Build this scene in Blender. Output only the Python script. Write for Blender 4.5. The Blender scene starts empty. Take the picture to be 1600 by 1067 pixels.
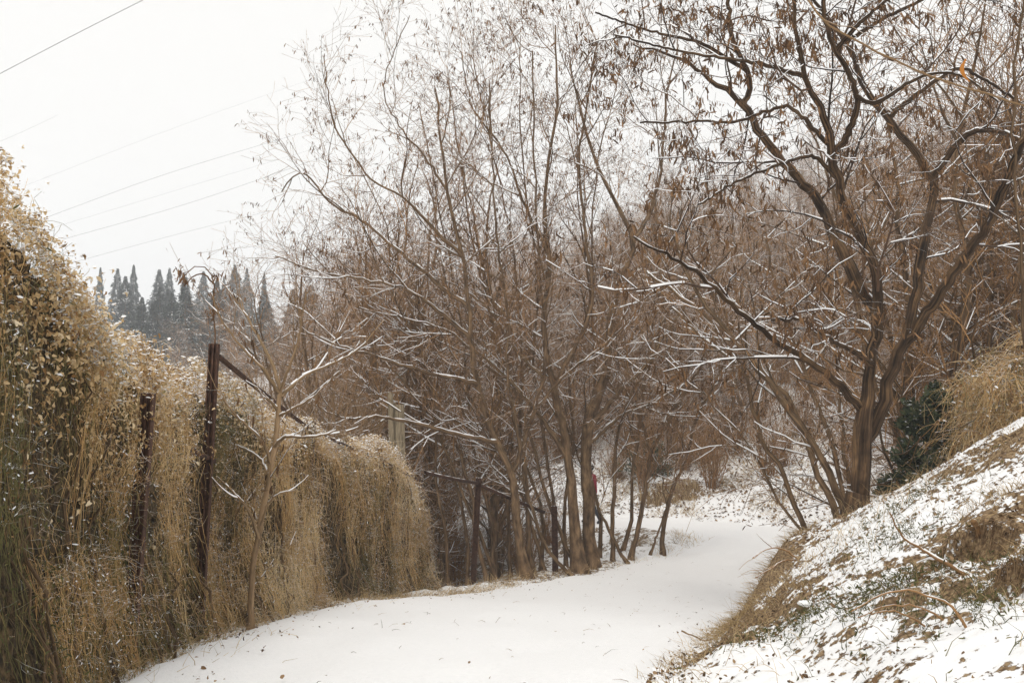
import bpy, math, random
import numpy as np
from mathutils import Vector, Matrix

# ------------------------------------------------------------------ camera, sky, sun, exposure
SC = bpy.context.scene
COL = SC.collection
W0, H0, FPX, HOR = 1600.0, 1067.0, 1556.0, 600.0
PITCH = math.atan((HOR - H0 / 2) / FPX)
cam_d = bpy.data.cameras.new('camera')
cam_d.sensor_width = 36.0
cam_d.lens = 36.0 * FPX / W0
cam_d.clip_start = 0.05
cam_d.clip_end = 3000
cam = bpy.data.objects.new('camera', cam_d)
COL.objects.link(cam)
cam.location = (0, 0, 0)
cam.rotation_euler = (math.pi / 2 + PITCH, 0, 0)
SC.camera = cam

SUN_EL, SUN_AZ = math.radians(56), math.radians(-165)     # azimuth from +Y, negative to the left
world = bpy.data.worlds.new('World')
SC.world = world
world.use_nodes = True
nt = world.node_tree
nt.nodes.clear()
sky = nt.nodes.new('ShaderNodeTexSky')
sky.sky_type = 'NISHITA'
sky.sun_disc = False
sky.sun_elevation = SUN_EL
sky.sun_rotation = SUN_AZ
sky.air_density = 1.0
sky.dust_density = 4.0
hs = nt.nodes.new('ShaderNodeHueSaturation')
hs.inputs['Saturation'].default_value = 0.15
mx = nt.nodes.new('ShaderNodeMix')
mx.data_type = 'RGBA'
mx.inputs[0].default_value = 0.86                         # closed cloud cover, even and white
mx.inputs[7].default_value = (10.1, 9.94, 9.62, 1)
bg = nt.nodes.new('ShaderNodeBackground')
bg.inputs['Strength'].default_value = 0.1
wo = nt.nodes.new('ShaderNodeOutputWorld')
nt.links.new(sky.outputs[0], hs.inputs['Color'])
nt.links.new(hs.outputs[0], mx.inputs[6])
nt.links.new(mx.outputs[2], bg.inputs['Color'])
nt.links.new(bg.outputs[0], wo.inputs['Surface'])

sun_d = bpy.data.lights.new('sun', 'SUN')
sun_d.energy = 1.15
sun_d.angle = math.radians(18)
sun_d.color = (1.0, 0.94, 0.84)
sun = bpy.data.objects.new('sun', sun_d)
COL.objects.link(sun)
sdir = Vector((math.sin(SUN_AZ) * math.cos(SUN_EL), math.cos(SUN_AZ) * math.cos(SUN_EL), math.sin(SUN_EL)))
sun.rotation_euler = (-sdir).to_track_quat('-Z', 'Y').to_euler()

SC.view_settings.view_transform = 'Standard'
SC.view_settings.look = 'None'
SC.view_settings.exposure = 0.18
SC.view_settings.gamma = 1.0
SC.view_settings.use_curve_mapping = False
SC.render.engine = 'CYCLES'
SC.cycles.use_denoising = True
SC.cycles.max_bounces = 6
SC.cycles.diffuse_bounces = 4
SC.cycles.volume_bounces = 1
SC.cycles.use_adaptive_sampling = True
SC.cycles.adaptive_threshold = 0.015
SC.cycles.adaptive_min_samples = 24
SC.render.use_persistent_data = False

# ------------------------------------------------------------------ helpers
RNG = np.random.default_rng(7)
cp, sp = math.cos(PITCH), math.sin(PITCH)


def P(px, py, d):
    """world point at forward distance d (metres along Y) whose place in the picture is px, py"""
    rx = (px - W0 / 2) / FPX
    ru = (H0 / 2 - py) / FPX
    fy = cp - ru * sp
    fz = sp + ru * cp
    return np.array((rx / fy * d, d, fz / fy * d))


def unit(v):
    return v / np.maximum(np.linalg.norm(v, axis=-1, keepdims=True), 1e-9)


def _hash(ix, iy, seed):
    h = (ix.astype(np.int64) * 374761393 + iy.astype(np.int64) * 668265263 + seed * 974711) & 0x7fffffff
    h = ((h ^ (h >> 13)) * 1274126177) & 0x7fffffff
    h = h ^ (h >> 16)
    return (h & 0xffffff) / float(0xffffff)


def vnoise(x, y, s=1.0, seed=0):
    x = np.asarray(x, float) / s
    y = np.asarray(y, float) / s
    ix, iy = np.floor(x), np.floor(y)
    fx, fy = x - ix, y - iy
    fx = fx * fx * (3 - 2 * fx)
    fy = fy * fy * (3 - 2 * fy)
    a, b = _hash(ix, iy, seed), _hash(ix + 1, iy, seed)
    c, d = _hash(ix, iy + 1, seed), _hash(ix + 1, iy + 1, seed)
    return (a + (b - a) * fx) * (1 - fy) + (c + (d - c) * fx) * fy - 0.5


def fbm(x, y, s, oct=4, seed=0):
    r, a = 0, 1
    for i in range(oct):
        r = r + a * vnoise(x, y, s, seed + i * 17)
        s *= 0.5
        a *= 0.5
    return r


def sstep(a, b, x):
    t = np.clip((x - a) / (b - a), 0, 1)
    return t * t * (3 - 2 * t)


class Geo:
    """collects vertices and faces for ONE mesh, with a random number per piece in the attribute rnd"""

    def __init__(self):
        self.v, self.f, self.a, self.uv, self.n = [], [], [], [], 0

    def add(self, verts, faces, rnd=None, uv=None):
        verts = np.asarray(verts, float).reshape(-1, 3)
        faces = np.asarray(faces, np.int64)
        if len(verts) == 0 or len(faces) == 0:
            return
        self.v.append(verts)
        self.f.append(faces + self.n)
        self.a.append(np.broadcast_to(np.asarray(0.5 if rnd is None else rnd, float), (len(verts),)))
        self.uv.append(np.zeros((len(verts), 2)) if uv is None else np.asarray(uv, float).reshape(-1, 2))
        self.n += len(verts)

    def box(self, c, sx, sy, sz, rot=None, rnd=None, jit=0.0):
        v = np.array([(x, y, z) for x in (-.5, .5) for y in (-.5, .5) for z in (-.5, .5)]) * (sx, sy, sz)
        if jit:
            v = v + RNG.normal(0, jit, v.shape)
        if rot is not None:
            v = v @ np.array(rot).T
        self.add(v + np.asarray(c), [(0, 1, 3, 2), (4, 6, 7, 5), (0, 4, 5, 1), (2, 3, 7, 6), (0, 2, 6, 4), (1, 5, 7, 3)], rnd)

    def mesh(self, name, mat, smooth=True):
        me = bpy.data.meshes.new(name)
        if self.n == 0:
            return me
        v = np.concatenate(self.v)
        me.vertices.add(len(v))
        me.vertices.foreach_set('co', v.astype(np.float32).ravel())
        cnt = np.concatenate([np.full(len(f), f.shape[1], np.int32) for f in self.f])
        idx = np.concatenate([f.ravel() for f in self.f]).astype(np.int32)
        me.loops.add(len(idx))
        me.loops.foreach_set('vertex_index', idx)
        me.polygons.add(len(cnt))
        st = np.zeros(len(cnt), np.int32)
        st[1:] = np.cumsum(cnt)[:-1]
        me.polygons.foreach_set('loop_start', st)
        me.polygons.foreach_set('loop_total', cnt)
        me.polygons.foreach_set('use_smooth', np.full(len(cnt), smooth, bool))
        at = me.attributes.new('rnd', 'FLOAT', 'POINT')
        at.data.foreach_set('value', np.concatenate(self.a).astype(np.float32))
        uvl = me.uv_layers.new(name='UVMap')
        uvl.data.foreach_set('uv', np.concatenate(self.uv)[idx].astype(np.float32).ravel())
        me.update(calc_edges=True)
        if mat is not None:
            me.materials.append(mat)
        return me

    def build(self, name, mat, parent=None, smooth=True, kind=None, at=None):
        o = bpy.data.objects.new(name, self.mesh(name, mat, smooth))
        COL.objects.link(o)
        if parent is not None:
            o.parent = parent
            o.location = -Vector(parent.location) if at is None else at
        if kind:
            o['kind'] = kind
        return o


def thing(name, label, cat, loc=(0, 0, 0), group=None):
    o = bpy.data.objects.new(name, None)
    o.empty_display_size = 0.2
    COL.objects.link(o)
    o.location = loc
    return tag(o, label, cat, group)


def tag(o, label, cat, group=None, kind=None):
    o['label'] = label
    o['category'] = cat
    if group:
        o['group'] = group
    if kind:
        o['kind'] = kind
    return o


def copy_tree(o, loc, rz, scale, label=None, parent=None, tilt=0.0):
    c = o.copy()
    COL.objects.link(c)
    if parent is None:
        c.location = loc
        c.rotation_euler = (tilt, 0, rz)
        c.scale = scale
        if label:
            c['label'] = label
    else:
        c.parent = parent
    for ch in o.children:
        copy_tree(ch, None, None, None, parent=c)
    return c


# tubes: PP (N, n, 3) centre lines, RR (N, n) radii
def tubes(g, PP, RR, k=3, rnd=None, ridge=None, uvs=1.0):
    N, n, _ = PP.shape
    T = np.empty_like(PP)
    T[:, 1:-1] = PP[:, 2:] - PP[:, :-2]
    T[:, 0] = PP[:, 1] - PP[:, 0]
    T[:, -1] = PP[:, -1] - PP[:, -2]
    T = unit(T)
    av = unit(PP[:, -1] - PP[:, 0])
    ref = np.zeros((N, 3))
    ref[np.arange(N), np.argmin(np.abs(av), axis=1)] = 1
    S = unit(np.cross(T, ref[:, None, :]))
    U = np.cross(S, T)
    ang = np.linspace(0, 2 * np.pi, k, endpoint=False)
    R3 = RR[:, :, None] * np.ones(k)
    seg = np.zeros((N, n))
    seg[:, 1:] = np.cumsum(np.linalg.norm(np.diff(PP, axis=1), axis=2), axis=1)
    if ridge is not None:
        R3 = R3 * ridge(ang[None, None, :], seg[:, :, None])
    V = PP[:, :, None, :] + R3[..., None] * (np.cos(ang)[None, None, :, None] * S[:, :, None, :] + np.sin(ang)[None, None, :, None] * U[:, :, None, :])
    i = np.arange(N)[:, None, None] * n * k
    j = np.arange(n - 1)[None, :, None] * k
    a = np.arange(k)[None, None, :]
    b = (a + 1) % k
    F = np.stack([i + j + a, i + j + b, i + j + k + b, i + j + k + a], -1).reshape(-1, 4)
    r = RNG.random(N) if rnd is None else np.broadcast_to(rnd, (N,))
    uv = np.stack([np.broadcast_to(ang / (2 * np.pi), (N, n, k)), np.broadcast_to(seg[:, :, None] * uvs, (N, n, k))], -1)
    g.add(V, F, np.repeat(r, n * k), uv)
    # tip caps
    if k > 3:
        base = (np.arange(N) * n + n - 1) * k
        g_f = base[:, None] + np.arange(k)[None, :]
        g.f.append(g_f + (g.n - N * n * k))


def snow_caps(g, PP, RR, rng, hmul=0.9, hmin=0.004, keep=0.75, steep=0.86, wid=0.85):
    """snow lying along the top of branches"""
    N, n, _ = PP.shape
    T = np.empty_like(PP)
    T[:, 1:-1] = PP[:, 2:] - PP[:, :-2]
    T[:, 0] = PP[:, 1] - PP[:, 0]
    T[:, -1] = PP[:, -1] - PP[:, -2]
    T = unit(T)
    Z = np.array((0, 0, 1.0))
    U = unit(Z - T[..., 2:3] * T)
    S = np.cross(T, U)
    flat = 1 - np.abs(T[..., 2])
    h = np.minimum(RR * hmul, 0.022) + hmin
    h = h * rng.uniform(0.35, 1.3, (N, n)) * np.clip(flat * 1.8 + 0.15, 0.25, 1)
    w = RR * wid * rng.uniform(0.7, 1.12, (N, n))
    cs = [(-1.0, 0.25, 0.0), (-0.62, 0.75, 0.8), (0.0, 0.98, 1.0), (0.62, 0.75, 0.8), (1.0, 0.25, 0.0)]
    V = np.stack([PP + S * (a * w)[..., None] + U * (RR * b + h * c)[..., None] for a, b, c in cs], 2)
    k = len(cs)
    base = np.arange(N)[:, None] * n * k + np.arange(n - 1)[None, :] * k
    ok = (rng.random((N, n - 1)) < keep * np.clip(flat[:, :-1] * 2.2 + 0.1, 0.1, 1)) & (np.abs(T[:, :-1, 2]) < steep + 0.1 * rng.random((N, n - 1)))
    base = base[ok]
    F = np.concatenate([np.stack([base + a, base + a + 1, base + k + a + 1, base + k + a], -1) for a in range(k - 1)])
    if len(F):
        g.add(V, F)


def resample(pts, rad, n):
    pts = np.asarray(pts, float)
    m = len(pts)
    e = np.concatenate([[2 * pts[0] - pts[1]], pts, [2 * pts[-1] - pts[-2]]])
    d = np.concatenate([[0], np.cumsum(np.linalg.norm(np.diff(pts, axis=0), axis=1))])
    s = np.linspace(0, d[-1], n)
    i = np.clip(np.searchsorted(d, s, side='right') - 1, 0, m - 2)
    t = ((s - d[i]) / np.maximum(d[i + 1] - d[i], 1e-9))[:, None]
    p0, p1, p2, p3 = e[i], e[i + 1], e[i + 2], e[i + 3]
    q = 0.5 * (2 * p1 + (p2 - p0) * t + (2 * p0 - 5 * p1 + 4 * p2 - p3) * t ** 2 + (3 * p1 - p0 - 3 * p2 + p3) * t ** 3)
    return q, np.interp(s, d, rad)


def spawn(PP, RR, rng, per_m, t0, t1, ang, ln, npts, wig=0.16, up=0.05, rk=0.011, rmin=0.0018, rpar=0.72, lpow=0.12, tcut=0.3, bias=None, taper=0.3):
    """side branches for a batch of parents"""
    N, n, _ = PP.shape
    L = np.linalg.norm(np.diff(PP, axis=1), axis=2).sum(1)
    want = per_m * L * (t1 - t0)
    cnt = np.floor(want + rng.random(N)).astype(int)
    cnt = np.maximum(cnt, 0)
    idx = np.repeat(np.arange(N), cnt)
    C = len(idx)
    if C == 0:
        return np.zeros((0, npts, 3)), np.zeros((0, npts))
    off = np.concatenate([np.arange(c) / c for c in cnt if c > 0])
    t = t0 + (t1 - t0) * np.clip(off + rng.random(C) / np.maximum(cnt[idx], 1), 0, 0.999)
    x = t * (n - 1)
    i = np.minimum(x.astype(int), n - 2)
    f = (x - i)[:, None]
    pos = PP[idx, i] * (1 - f) + PP[idx, i + 1] * f
    r_at = RR[idx, i] * (1 - f[:, 0]) + RR[idx, i + 1] * f[:, 0]
    T = unit(PP[idx, i + 1] - PP[idx, i])
    rv = unit(rng.normal(size=(C, 3)) + (0 if bias is None else np.asarray(bias)))
    side = unit(rv - (rv * T).sum(1, keepdims=True) * T)
    a = np.radians(rng.uniform(ang[0], ang[1], C))[:, None]
    d = unit(T * np.cos(a) + side * np.sin(a))
    length = rng.uniform(ln[0], ln[1], C) * np.clip(L[idx] / 2.0, 0.15, 2.5) ** lpow * (1 - tcut * t)
    step = length / (npts - 1)
    out = np.zeros((C, npts, 3))
    out[:, 0] = pos
    cur = d
    for k in range(1, npts):
        cur = unit(cur + rng.normal(0, wig, (C, 3)) + np.array((0, 0, up)))
        out[:, k] = out[:, k - 1] + cur * step[:, None]
    r0 = np.minimum(r_at * rpar, rk * length + rmin)
    r1 = np.maximum(r0 * taper, rmin * 0.7)
    rr = r0[:, None] + (r1 - r0)[:, None] * np.linspace(0, 1, npts)[None, :] ** 0.9
    return out, rr


# small pieces (leaves, pods, snow lumps) set at many places in one mesh
def frames(rng, C, normal=None, spread=1.0):
    z = rng.normal(size=(C, 3)) * spread
    if normal is not None:
        z = z + normal
    z = unit(z)
    x = rng.normal(size=(C, 3))
    x = unit(x - (x * z).sum(1, keepdims=True) * z)
    return np.stack([x, np.cross(z, x), z], 1)        # rows are the axes


def stamp(g, tv, tf, pos, fr, scale, rnd=None):
    C = len(pos)
    if C == 0:
        return
    scale = np.asarray(scale, float)
    if scale.ndim == 1:
        scale = scale[:, None, None] * np.ones((1, 1, 3))
    else:
        scale = scale[:, None, :]
    V = np.einsum('cvi,cij->cvj', tv[None] * scale, fr) + pos[:, None, :]
    F = (np.asarray(tf)[None] + (np.arange(C) * len(tv))[:, None, None]).reshape(-1, np.asarray(tf).shape[1])
    r = RNG.random(C) if rnd is None else rnd
    g.add(V, F, np.repeat(r, len(tv)))


LEAF_V = np.array([(0, 0, 0), (.35, .3, .10), (.42, 0, -.03), (.35, -.3, .12), (.78, .2, .03), (.82, 0, -.08), (.78, -.2, .05), (1.05, .0, -.16)])
LEAF_F = np.array([(0, 2, 1), (0, 3, 2), (1, 2, 5), (1, 5, 4), (2, 3, 6), (2, 6, 5), (4, 5, 7), (5, 6, 7)])
CURL_V = np.array([(0, -.3, .16), (0, 0, 0), (0, .3, .14), (.5, -.36, .22), (.5, 0, .07), (.5, .34, .24), (1, -.12, .02), (1, .1, .05)])
CURL_F = np.array([(0, 1, 4), (0, 4, 3), (1, 2, 5), (1, 5, 4), (3, 4, 6), (4, 7, 6), (4, 5, 7)])
LUMP_V = np.array([(1, 0, 0), (.31, .95, 0), (-.81, .59, 0), (-.81, -.59, 0), (.31, -.95, 0), (.6, .2, .5), (-.1, .55, .55), (-.5, -.2, .5), (.15, -.55, .52), (0, 0, .72)])
LUMP_F = np.array([(0, 1, 5), (1, 6, 5), (1, 2, 6), (2, 7, 6), (2, 3, 7), (3, 4, 8), (3, 8, 7), (4, 0, 8), (0, 5, 8), (5, 6, 9), (6, 7, 9), (7, 8, 9), (8, 5, 9)])
POD_V = np.array([(0, -.06, 0), (0, .06, 0), (.33, -.13, .03), (.33, .13, .05), (.7, -.12, -.02), (.7, .12, .04), (1, 0, -.08)])
POD_F = np.array([(0, 1, 3), (0, 3, 2), (2, 3, 5), (2, 5, 4), (4, 5, 6)])


# ------------------------------------------------------------------ materials
def new_mat(name):
    m = bpy.data.materials.new(name)
    m.use_nodes = True
    t = m.node_tree
    b = t.nodes['Principled BSDF']
    b.inputs['Roughness'].default_value = 0.85
    b.inputs['Specular IOR Level'].default_value = 0.2
    return m, t, b


def nd(t, typ, **kw):
    n = t.nodes.new(typ)
    for k, v in kw.items():
        if k in n.inputs:
            n.inputs[k].default_value = v
        else:
            setattr(n, k, v)
    return n


def ramp(t, stops, src=None):
    r = t.nodes.new('ShaderNodeValToRGB')
    el = r.color_ramp.elements
    while len(el) < len(stops):
        el.new(0.5)
    for e, (p, c) in zip(el, stops):
        e.position = p
        e.color = tuple(c) + (1,) if len(c) == 3 else c
    if src is not None:
        t.links.new(src, r.inputs[0])
    return r


def mixc(t, fac, a, b):
    m = t.nodes.new('ShaderNodeMix')
    m.data_type = 'RGBA'
    for s, v in ((0, fac), (6, a), (7, b)):
        if hasattr(v, 'default_value') or hasattr(v, 'links'):
            t.links.new(v, m.inputs[s])
        elif s == 0:
            m.inputs[0].default_value = v
        else:
            m.inputs[s].default_value = tuple(v) + (1,)
    return m.outputs[2]


SNOWC = (0.92, 0.922, 0.93)


def math_node(t, op, a, b=None, clamp=False):
    m = t.nodes.new('ShaderNodeMath')
    m.operation = op
    m.use_clamp = clamp
    for i, v in enumerate((a, b)):
        if v is None:
            continue
        if hasattr(v, 'links'):
            t.links.new(v, m.inputs[i])
        else:
            m.inputs[i].default_value = v
    return m.outputs[0]


def snow_mask(t, lo, hi, nscale=9.0, namp=0.5, normal=None):
    """where snow rests: faces that look up, broken by noise"""
    g = nd(t, 'ShaderNodeNewGeometry')
    s = nd(t, 'ShaderNodeSeparateXYZ')
    t.links.new(g.outputs['Normal'] if normal is None else normal, s.inputs[0])
    tc = nd(t, 'ShaderNodeNewGeometry')
    nz = nd(t, 'ShaderNodeTexNoise', Scale=nscale, Detail=3.0)
    t.links.new(tc.outputs['Position'], nz.inputs['Vector'])
    v = math_node(t, 'ADD', s.outputs[2], math_node(t, 'MULTIPLY', math_node(t, 'SUBTRACT', nz.outputs[0], 0.5), namp * 2))
    mr = nd(t, 'ShaderNodeMapRange')
    mr.interpolation_type = 'SMOOTHSTEP'
    t.links.new(v, mr.inputs[0])
    mr.inputs[1].default_value = lo
    mr.inputs[2].default_value = hi
    return mr.outputs[0]


def bark_mat(name, dark, mid, light, snow=(0.35, 0.75), su=14.0, sv=1.6, bump=0.7, dist=0.02, nscale=9.0, namp=0.45):
    m, t, b = new_mat(name)
    uv = nd(t, 'ShaderNodeUVMap')
    mp = nd(t, 'ShaderNodeMapping')
    mp.inputs['Scale'].default_value = (su, sv, 1)
    t.links.new(uv.outputs[0], mp.inputs[0])
    n1 = nd(t, 'ShaderNodeTexNoise', Scale=1.0, Detail=5.0, Roughness=0.65)
    t.links.new(mp.outputs[0], n1.inputs['Vector'])
    at = nd(t, 'ShaderNodeAttribute', attribute_name='rnd')
    n2 = nd(t, 'ShaderNodeTexNoise', Scale=6.0, Detail=3.0)
    gp = nd(t, 'ShaderNodeNewGeometry')
    t.links.new(gp.outputs['Position'], n2.inputs['Vector'])
    v = math_node(t, 'ADD', math_node(t, 'MULTIPLY', n1.outputs[0], 0.75), math_node(t, 'MULTIPLY', n2.outputs[0], 0.25))
    r = ramp(t, [(0.36, dark), (0.5, mid), (0.66, light)], v)
    hv = nd(t, 'ShaderNodeHueSaturation')
    t.links.new(r.outputs[0], hv.inputs['Color'])
    t.links.new(math_node(t, 'ADD', math_node(t, 'MULTIPLY', at.outputs['Fac'], 0.7), 0.65), hv.inputs['Value'])
    sm = snow_mask(t, snow[0], snow[1], nscale, namp)
    t.links.new(mixc(t, sm, hv.outputs[0], SNOWC), b.inputs['Base Color'])
    bp = nd(t, 'ShaderNodeBump', Strength=bump, Distance=dist)
    t.links.new(n1.outputs[0], bp.inputs['Height'])
    t.links.new(bp.outputs[0], b.inputs['Normal'])
    return m


def piece_mat(name, stops, snow=None, transl=0.0, noise=0.25, nscale=20.0, sn=(9.0, 0.45)):
    """pieces coloured one by one from their own random number"""
    m, t, b = new_mat(name)
    at = nd(t, 'ShaderNodeAttribute', attribute_name='rnd')
    nz = nd(t, 'ShaderNodeTexNoise', Scale=nscale, Detail=2.0)
    gp = nd(t, 'ShaderNodeNewGeometry')
    t.links.new(gp.outputs['Position'], nz.inputs['Vector'])
    v = math_node(t, 'ADD', at.outputs['Fac'], math_node(t, 'MULTIPLY', math_node(t, 'SUBTRACT', nz.outputs[0], 0.5), noise * 2), True)
    c = ramp(t, stops, v).outputs[0]
    if snow:
        c = mixc(t, snow_mask(t, snow[0], snow[1], *sn), c, SNOWC)
    t.links.new(c, b.inputs['Base Color'])
    if transl:
        tr = nd(t, 'ShaderNodeBsdfTranslucent')
        t.links.new(c, tr.inputs[0])
        ms = nd(t, 'ShaderNodeMixShader')
        ms.inputs[0].default_value = transl
        t.links.new(b.outputs[0], ms.inputs[1])
        t.links.new(tr.outputs[0], ms.inputs[2])
        t.links.new(ms.outputs[0], t.nodes['Material Output'].inputs['Surface'])
    return m


M = {}
M['bark'] = bark_mat('furrowed_bark', (0.012, 0.008, 0.005), (0.08, 0.048, 0.027), (0.30, 0.18, 0.088), snow=(0.75, .97), su=13, sv=1.5, bump=1.0, dist=0.07)  # colour contrast also paints sunlit ridges and shaded furrows
M['bark_mid'] = bark_mat('smooth_bark', (0.045, 0.028, 0.016), (0.16, 0.102, 0.057), (0.33, 0.215, 0.118), snow=(0.72, 0.97), su=7, sv=3, bump=1.0, dist=.03)
M['bark_young'] = bark_mat('young_bark', (0.14, 0.095, 0.053), (0.27, 0.18, 0.10), (0.38, 0.26, 0.15), snow=(0.6, 0.9), su=4, sv=4, bump=.5)
M['twig'] = piece_mat('twig_bark', [(0.0, (0.11, 0.06, 0.027)), (0.5, (0.27, 0.15, 0.066)), (1.0, (0.45, 0.255, 0.11))], snow=(0.72, 1.0), nscale=3, sn=(14.0, 0.5))
M['twig_dark'] = piece_mat('dark_twig_bark', [(0.0, (0.03, 0.02, 0.015)), (0.6, (0.075, 0.048, 0.032)), (1.0, (0.16, 0.09, 0.052))], snow=(0.7, 1.0), nscale=3, sn=(14.0, 0.5))
M['whip'] = piece_mat('young_shoot_bark', [(0.0, (0.12, 0.075, 0.04)), (0.5, (0.23, 0.145, 0.075)), (1.0, (0.34, 0.22, 0.115))], snow=(0.7, 1.0), nscale=3, sn=(14.0, 0.5))
M['pod'] = piece_mat('dry_seed_pod', [(0.0, (0.06, 0.034, 0.018)), (0.55, (0.16, 0.087, 0.042)), (1.0, (0.29, 0.165, 0.08))], transl=0.25)
M['strand'] = piece_mat('dry_vine_stem', [(0.0, (0.14, 0.13, 0.05)), (0.25, (0.32, 0.235, 0.095)), (0.5, (0.55, 0.31, 0.12)), (0.75, (0.70, 0.48, 0.22)), (1.0, (0.84, 0.64, 0.36))], snow=(0.62, 0.9), nscale=2.5, noise=0.3, sn=(20.0, 0.5))
M['dryleaf'] = piece_mat('dry_vine_leaf', [(0.0, (0.27, 0.15, 0.06)), (0.3, (0.52, 0.35, 0.165)), (0.65, (0.72, 0.54, 0.31)), (1.0, (0.84, 0.71, 0.50))], transl=0.3, noise=0.2)
M['greenleaf'] = piece_mat('olive_vine_leaf', [(0.0, (0.05, 0.055, 0.02)), (0.5, (0.11, 0.11, 0.04)), (1.0, (0.2, 0.18, 0.07))], transl=0.2)
M['litter'] = piece_mat('dead_leaf', [(0.0, (0.05, 0.03, 0.016)), (0.5, (0.17, 0.10, 0.052)), (1.0, (0.40, 0.27, 0.15))], transl=0.1)
M['grass'] = piece_mat('dry_grass', [(0.0, (0.28, 0.195, 0.09)), (0.5, (0.58, 0.42, 0.22)), (1.0, (0.76, 0.60, 0.36))], transl=0.2)
M['conifer'] = piece_mat('conifer_needles', [(0.0, (0.018, 0.03, 0.022)), (0.6, (0.04, 0.058, 0.038)), (1.0, (0.07, 0.085, 0.055))], snow=(0.85, 1.2), sn=(1.2, 0.7))
M['juniper'] = piece_mat('juniper_needles', [(0.0, (0.03, 0.045, 0.025)), (0.6, (0.065, 0.085, 0.045)), (1.0, (0.13, 0.13, 0.065))], transl=0.1)


def simple_noise_mat(name, stops, scale, rough=0.8, bump=0.3, dist=0.01, snow=None, metallic=0.0, stretch=(1, 1, 1)):
    m, t, b = new_mat(name)
    gp = nd(t, 'ShaderNodeNewGeometry')
    mp = nd(t, 'ShaderNodeMapping')
    mp.inputs['Scale'].default_value = stretch
    t.links.new(gp.outputs['Position'], mp.inputs[0])
    n = nd(t, 'ShaderNodeTexNoise', Scale=scale, Detail=6.0, Roughness=0.65)
    t.links.new(mp.outputs[0], n.inputs['Vector'])
    c = ramp(t, stops, n.outputs[0]).outputs[0]
    if snow:
        c = mixc(t, snow_mask(t, snow[0], snow[1]), c, SNOWC)
    t.links.new(c, b.inputs['Base Color'])
    bp = nd(t, 'ShaderNodeBump', Strength=bump, Distance=dist)
    t.links.new(n.outputs[0], bp.inputs['Height'])
    t.links.new(bp.outputs[0], b.inputs['Normal'])
    b.inputs['Roughness'].default_value = rough
    b.inputs['Metallic'].default_value = metallic
    return m


M['rust'] = simple_noise_mat('rusted_steel', [(0.3, (0.022, 0.013, 0.010)), (0.5, (0.07, 0.036, 0.024)), (0.7, (0.13, 0.07, 0.045))], 22, snow=(0.6, 0.9))
M['weathered'] = simple_noise_mat('weathered_wood', [(0.3, (0.11, 0.085, 0.055)), (0.5, (0.26, 0.21, 0.14)), (0.7, (0.40, 0.33, 0.23))], 9, snow=(0.75, 0.95), stretch=(6, 6, 0.6))
M['cable'] = simple_noise_mat('cable_sheath', [(0.3, (0.2, 0.2, 0.205)), (0.7, (0.3, 0.3, 0.305))], 1)
M['earth'] = simple_noise_mat('bare_earth', [(0.3, (0.07, 0.045, 0.025)), (0.5, (0.15, 0.1, 0.055)), (0.7, (0.26, 0.18, 0.1))], 12, bump=0.8, dist=0.03, snow=(0.55, 0.8))
M['core'] = simple_noise_mat('tangle_with_painted_shade', [(0.36, (0.018, 0.014, 0.009)), (0.5, (0.075, 0.052, 0.027)), (0.64, (0.21, 0.14, 0.07))], 45, bump=1.0, dist=0.05, stretch=(1, 1, 0.3))  # dark noise colours paint the shade deep between the vine stems


def snow_mat(name='fresh_snow', bump=0.6):
    m, t, b = new_mat(name)
    gp = nd(t, 'ShaderNodeNewGeometry')
    n = nd(t, 'ShaderNodeTexNoise', Scale=30.0, Detail=6.0, Roughness=0.6)
    t.links.new(gp.outputs['Position'], n.inputs['Vector'])
    r = ramp(t, [(0.3, (0.87, 0.875, 0.885)), (0.7, SNOWC)], n.outputs[0])
    t.links.new(r.outputs[0], b.inputs['Base Color'])
    bp = nd(t, 'ShaderNodeBump', Strength=bump, Distance=0.015)
    t.links.new(n.outputs[0], bp.inputs['Height'])
    t.links.new(bp.outputs[0], b.inputs['Normal'])
    b.inputs['Roughness'].default_value = 0.7
    return m


M['snow'] = snow_mat()


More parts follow.
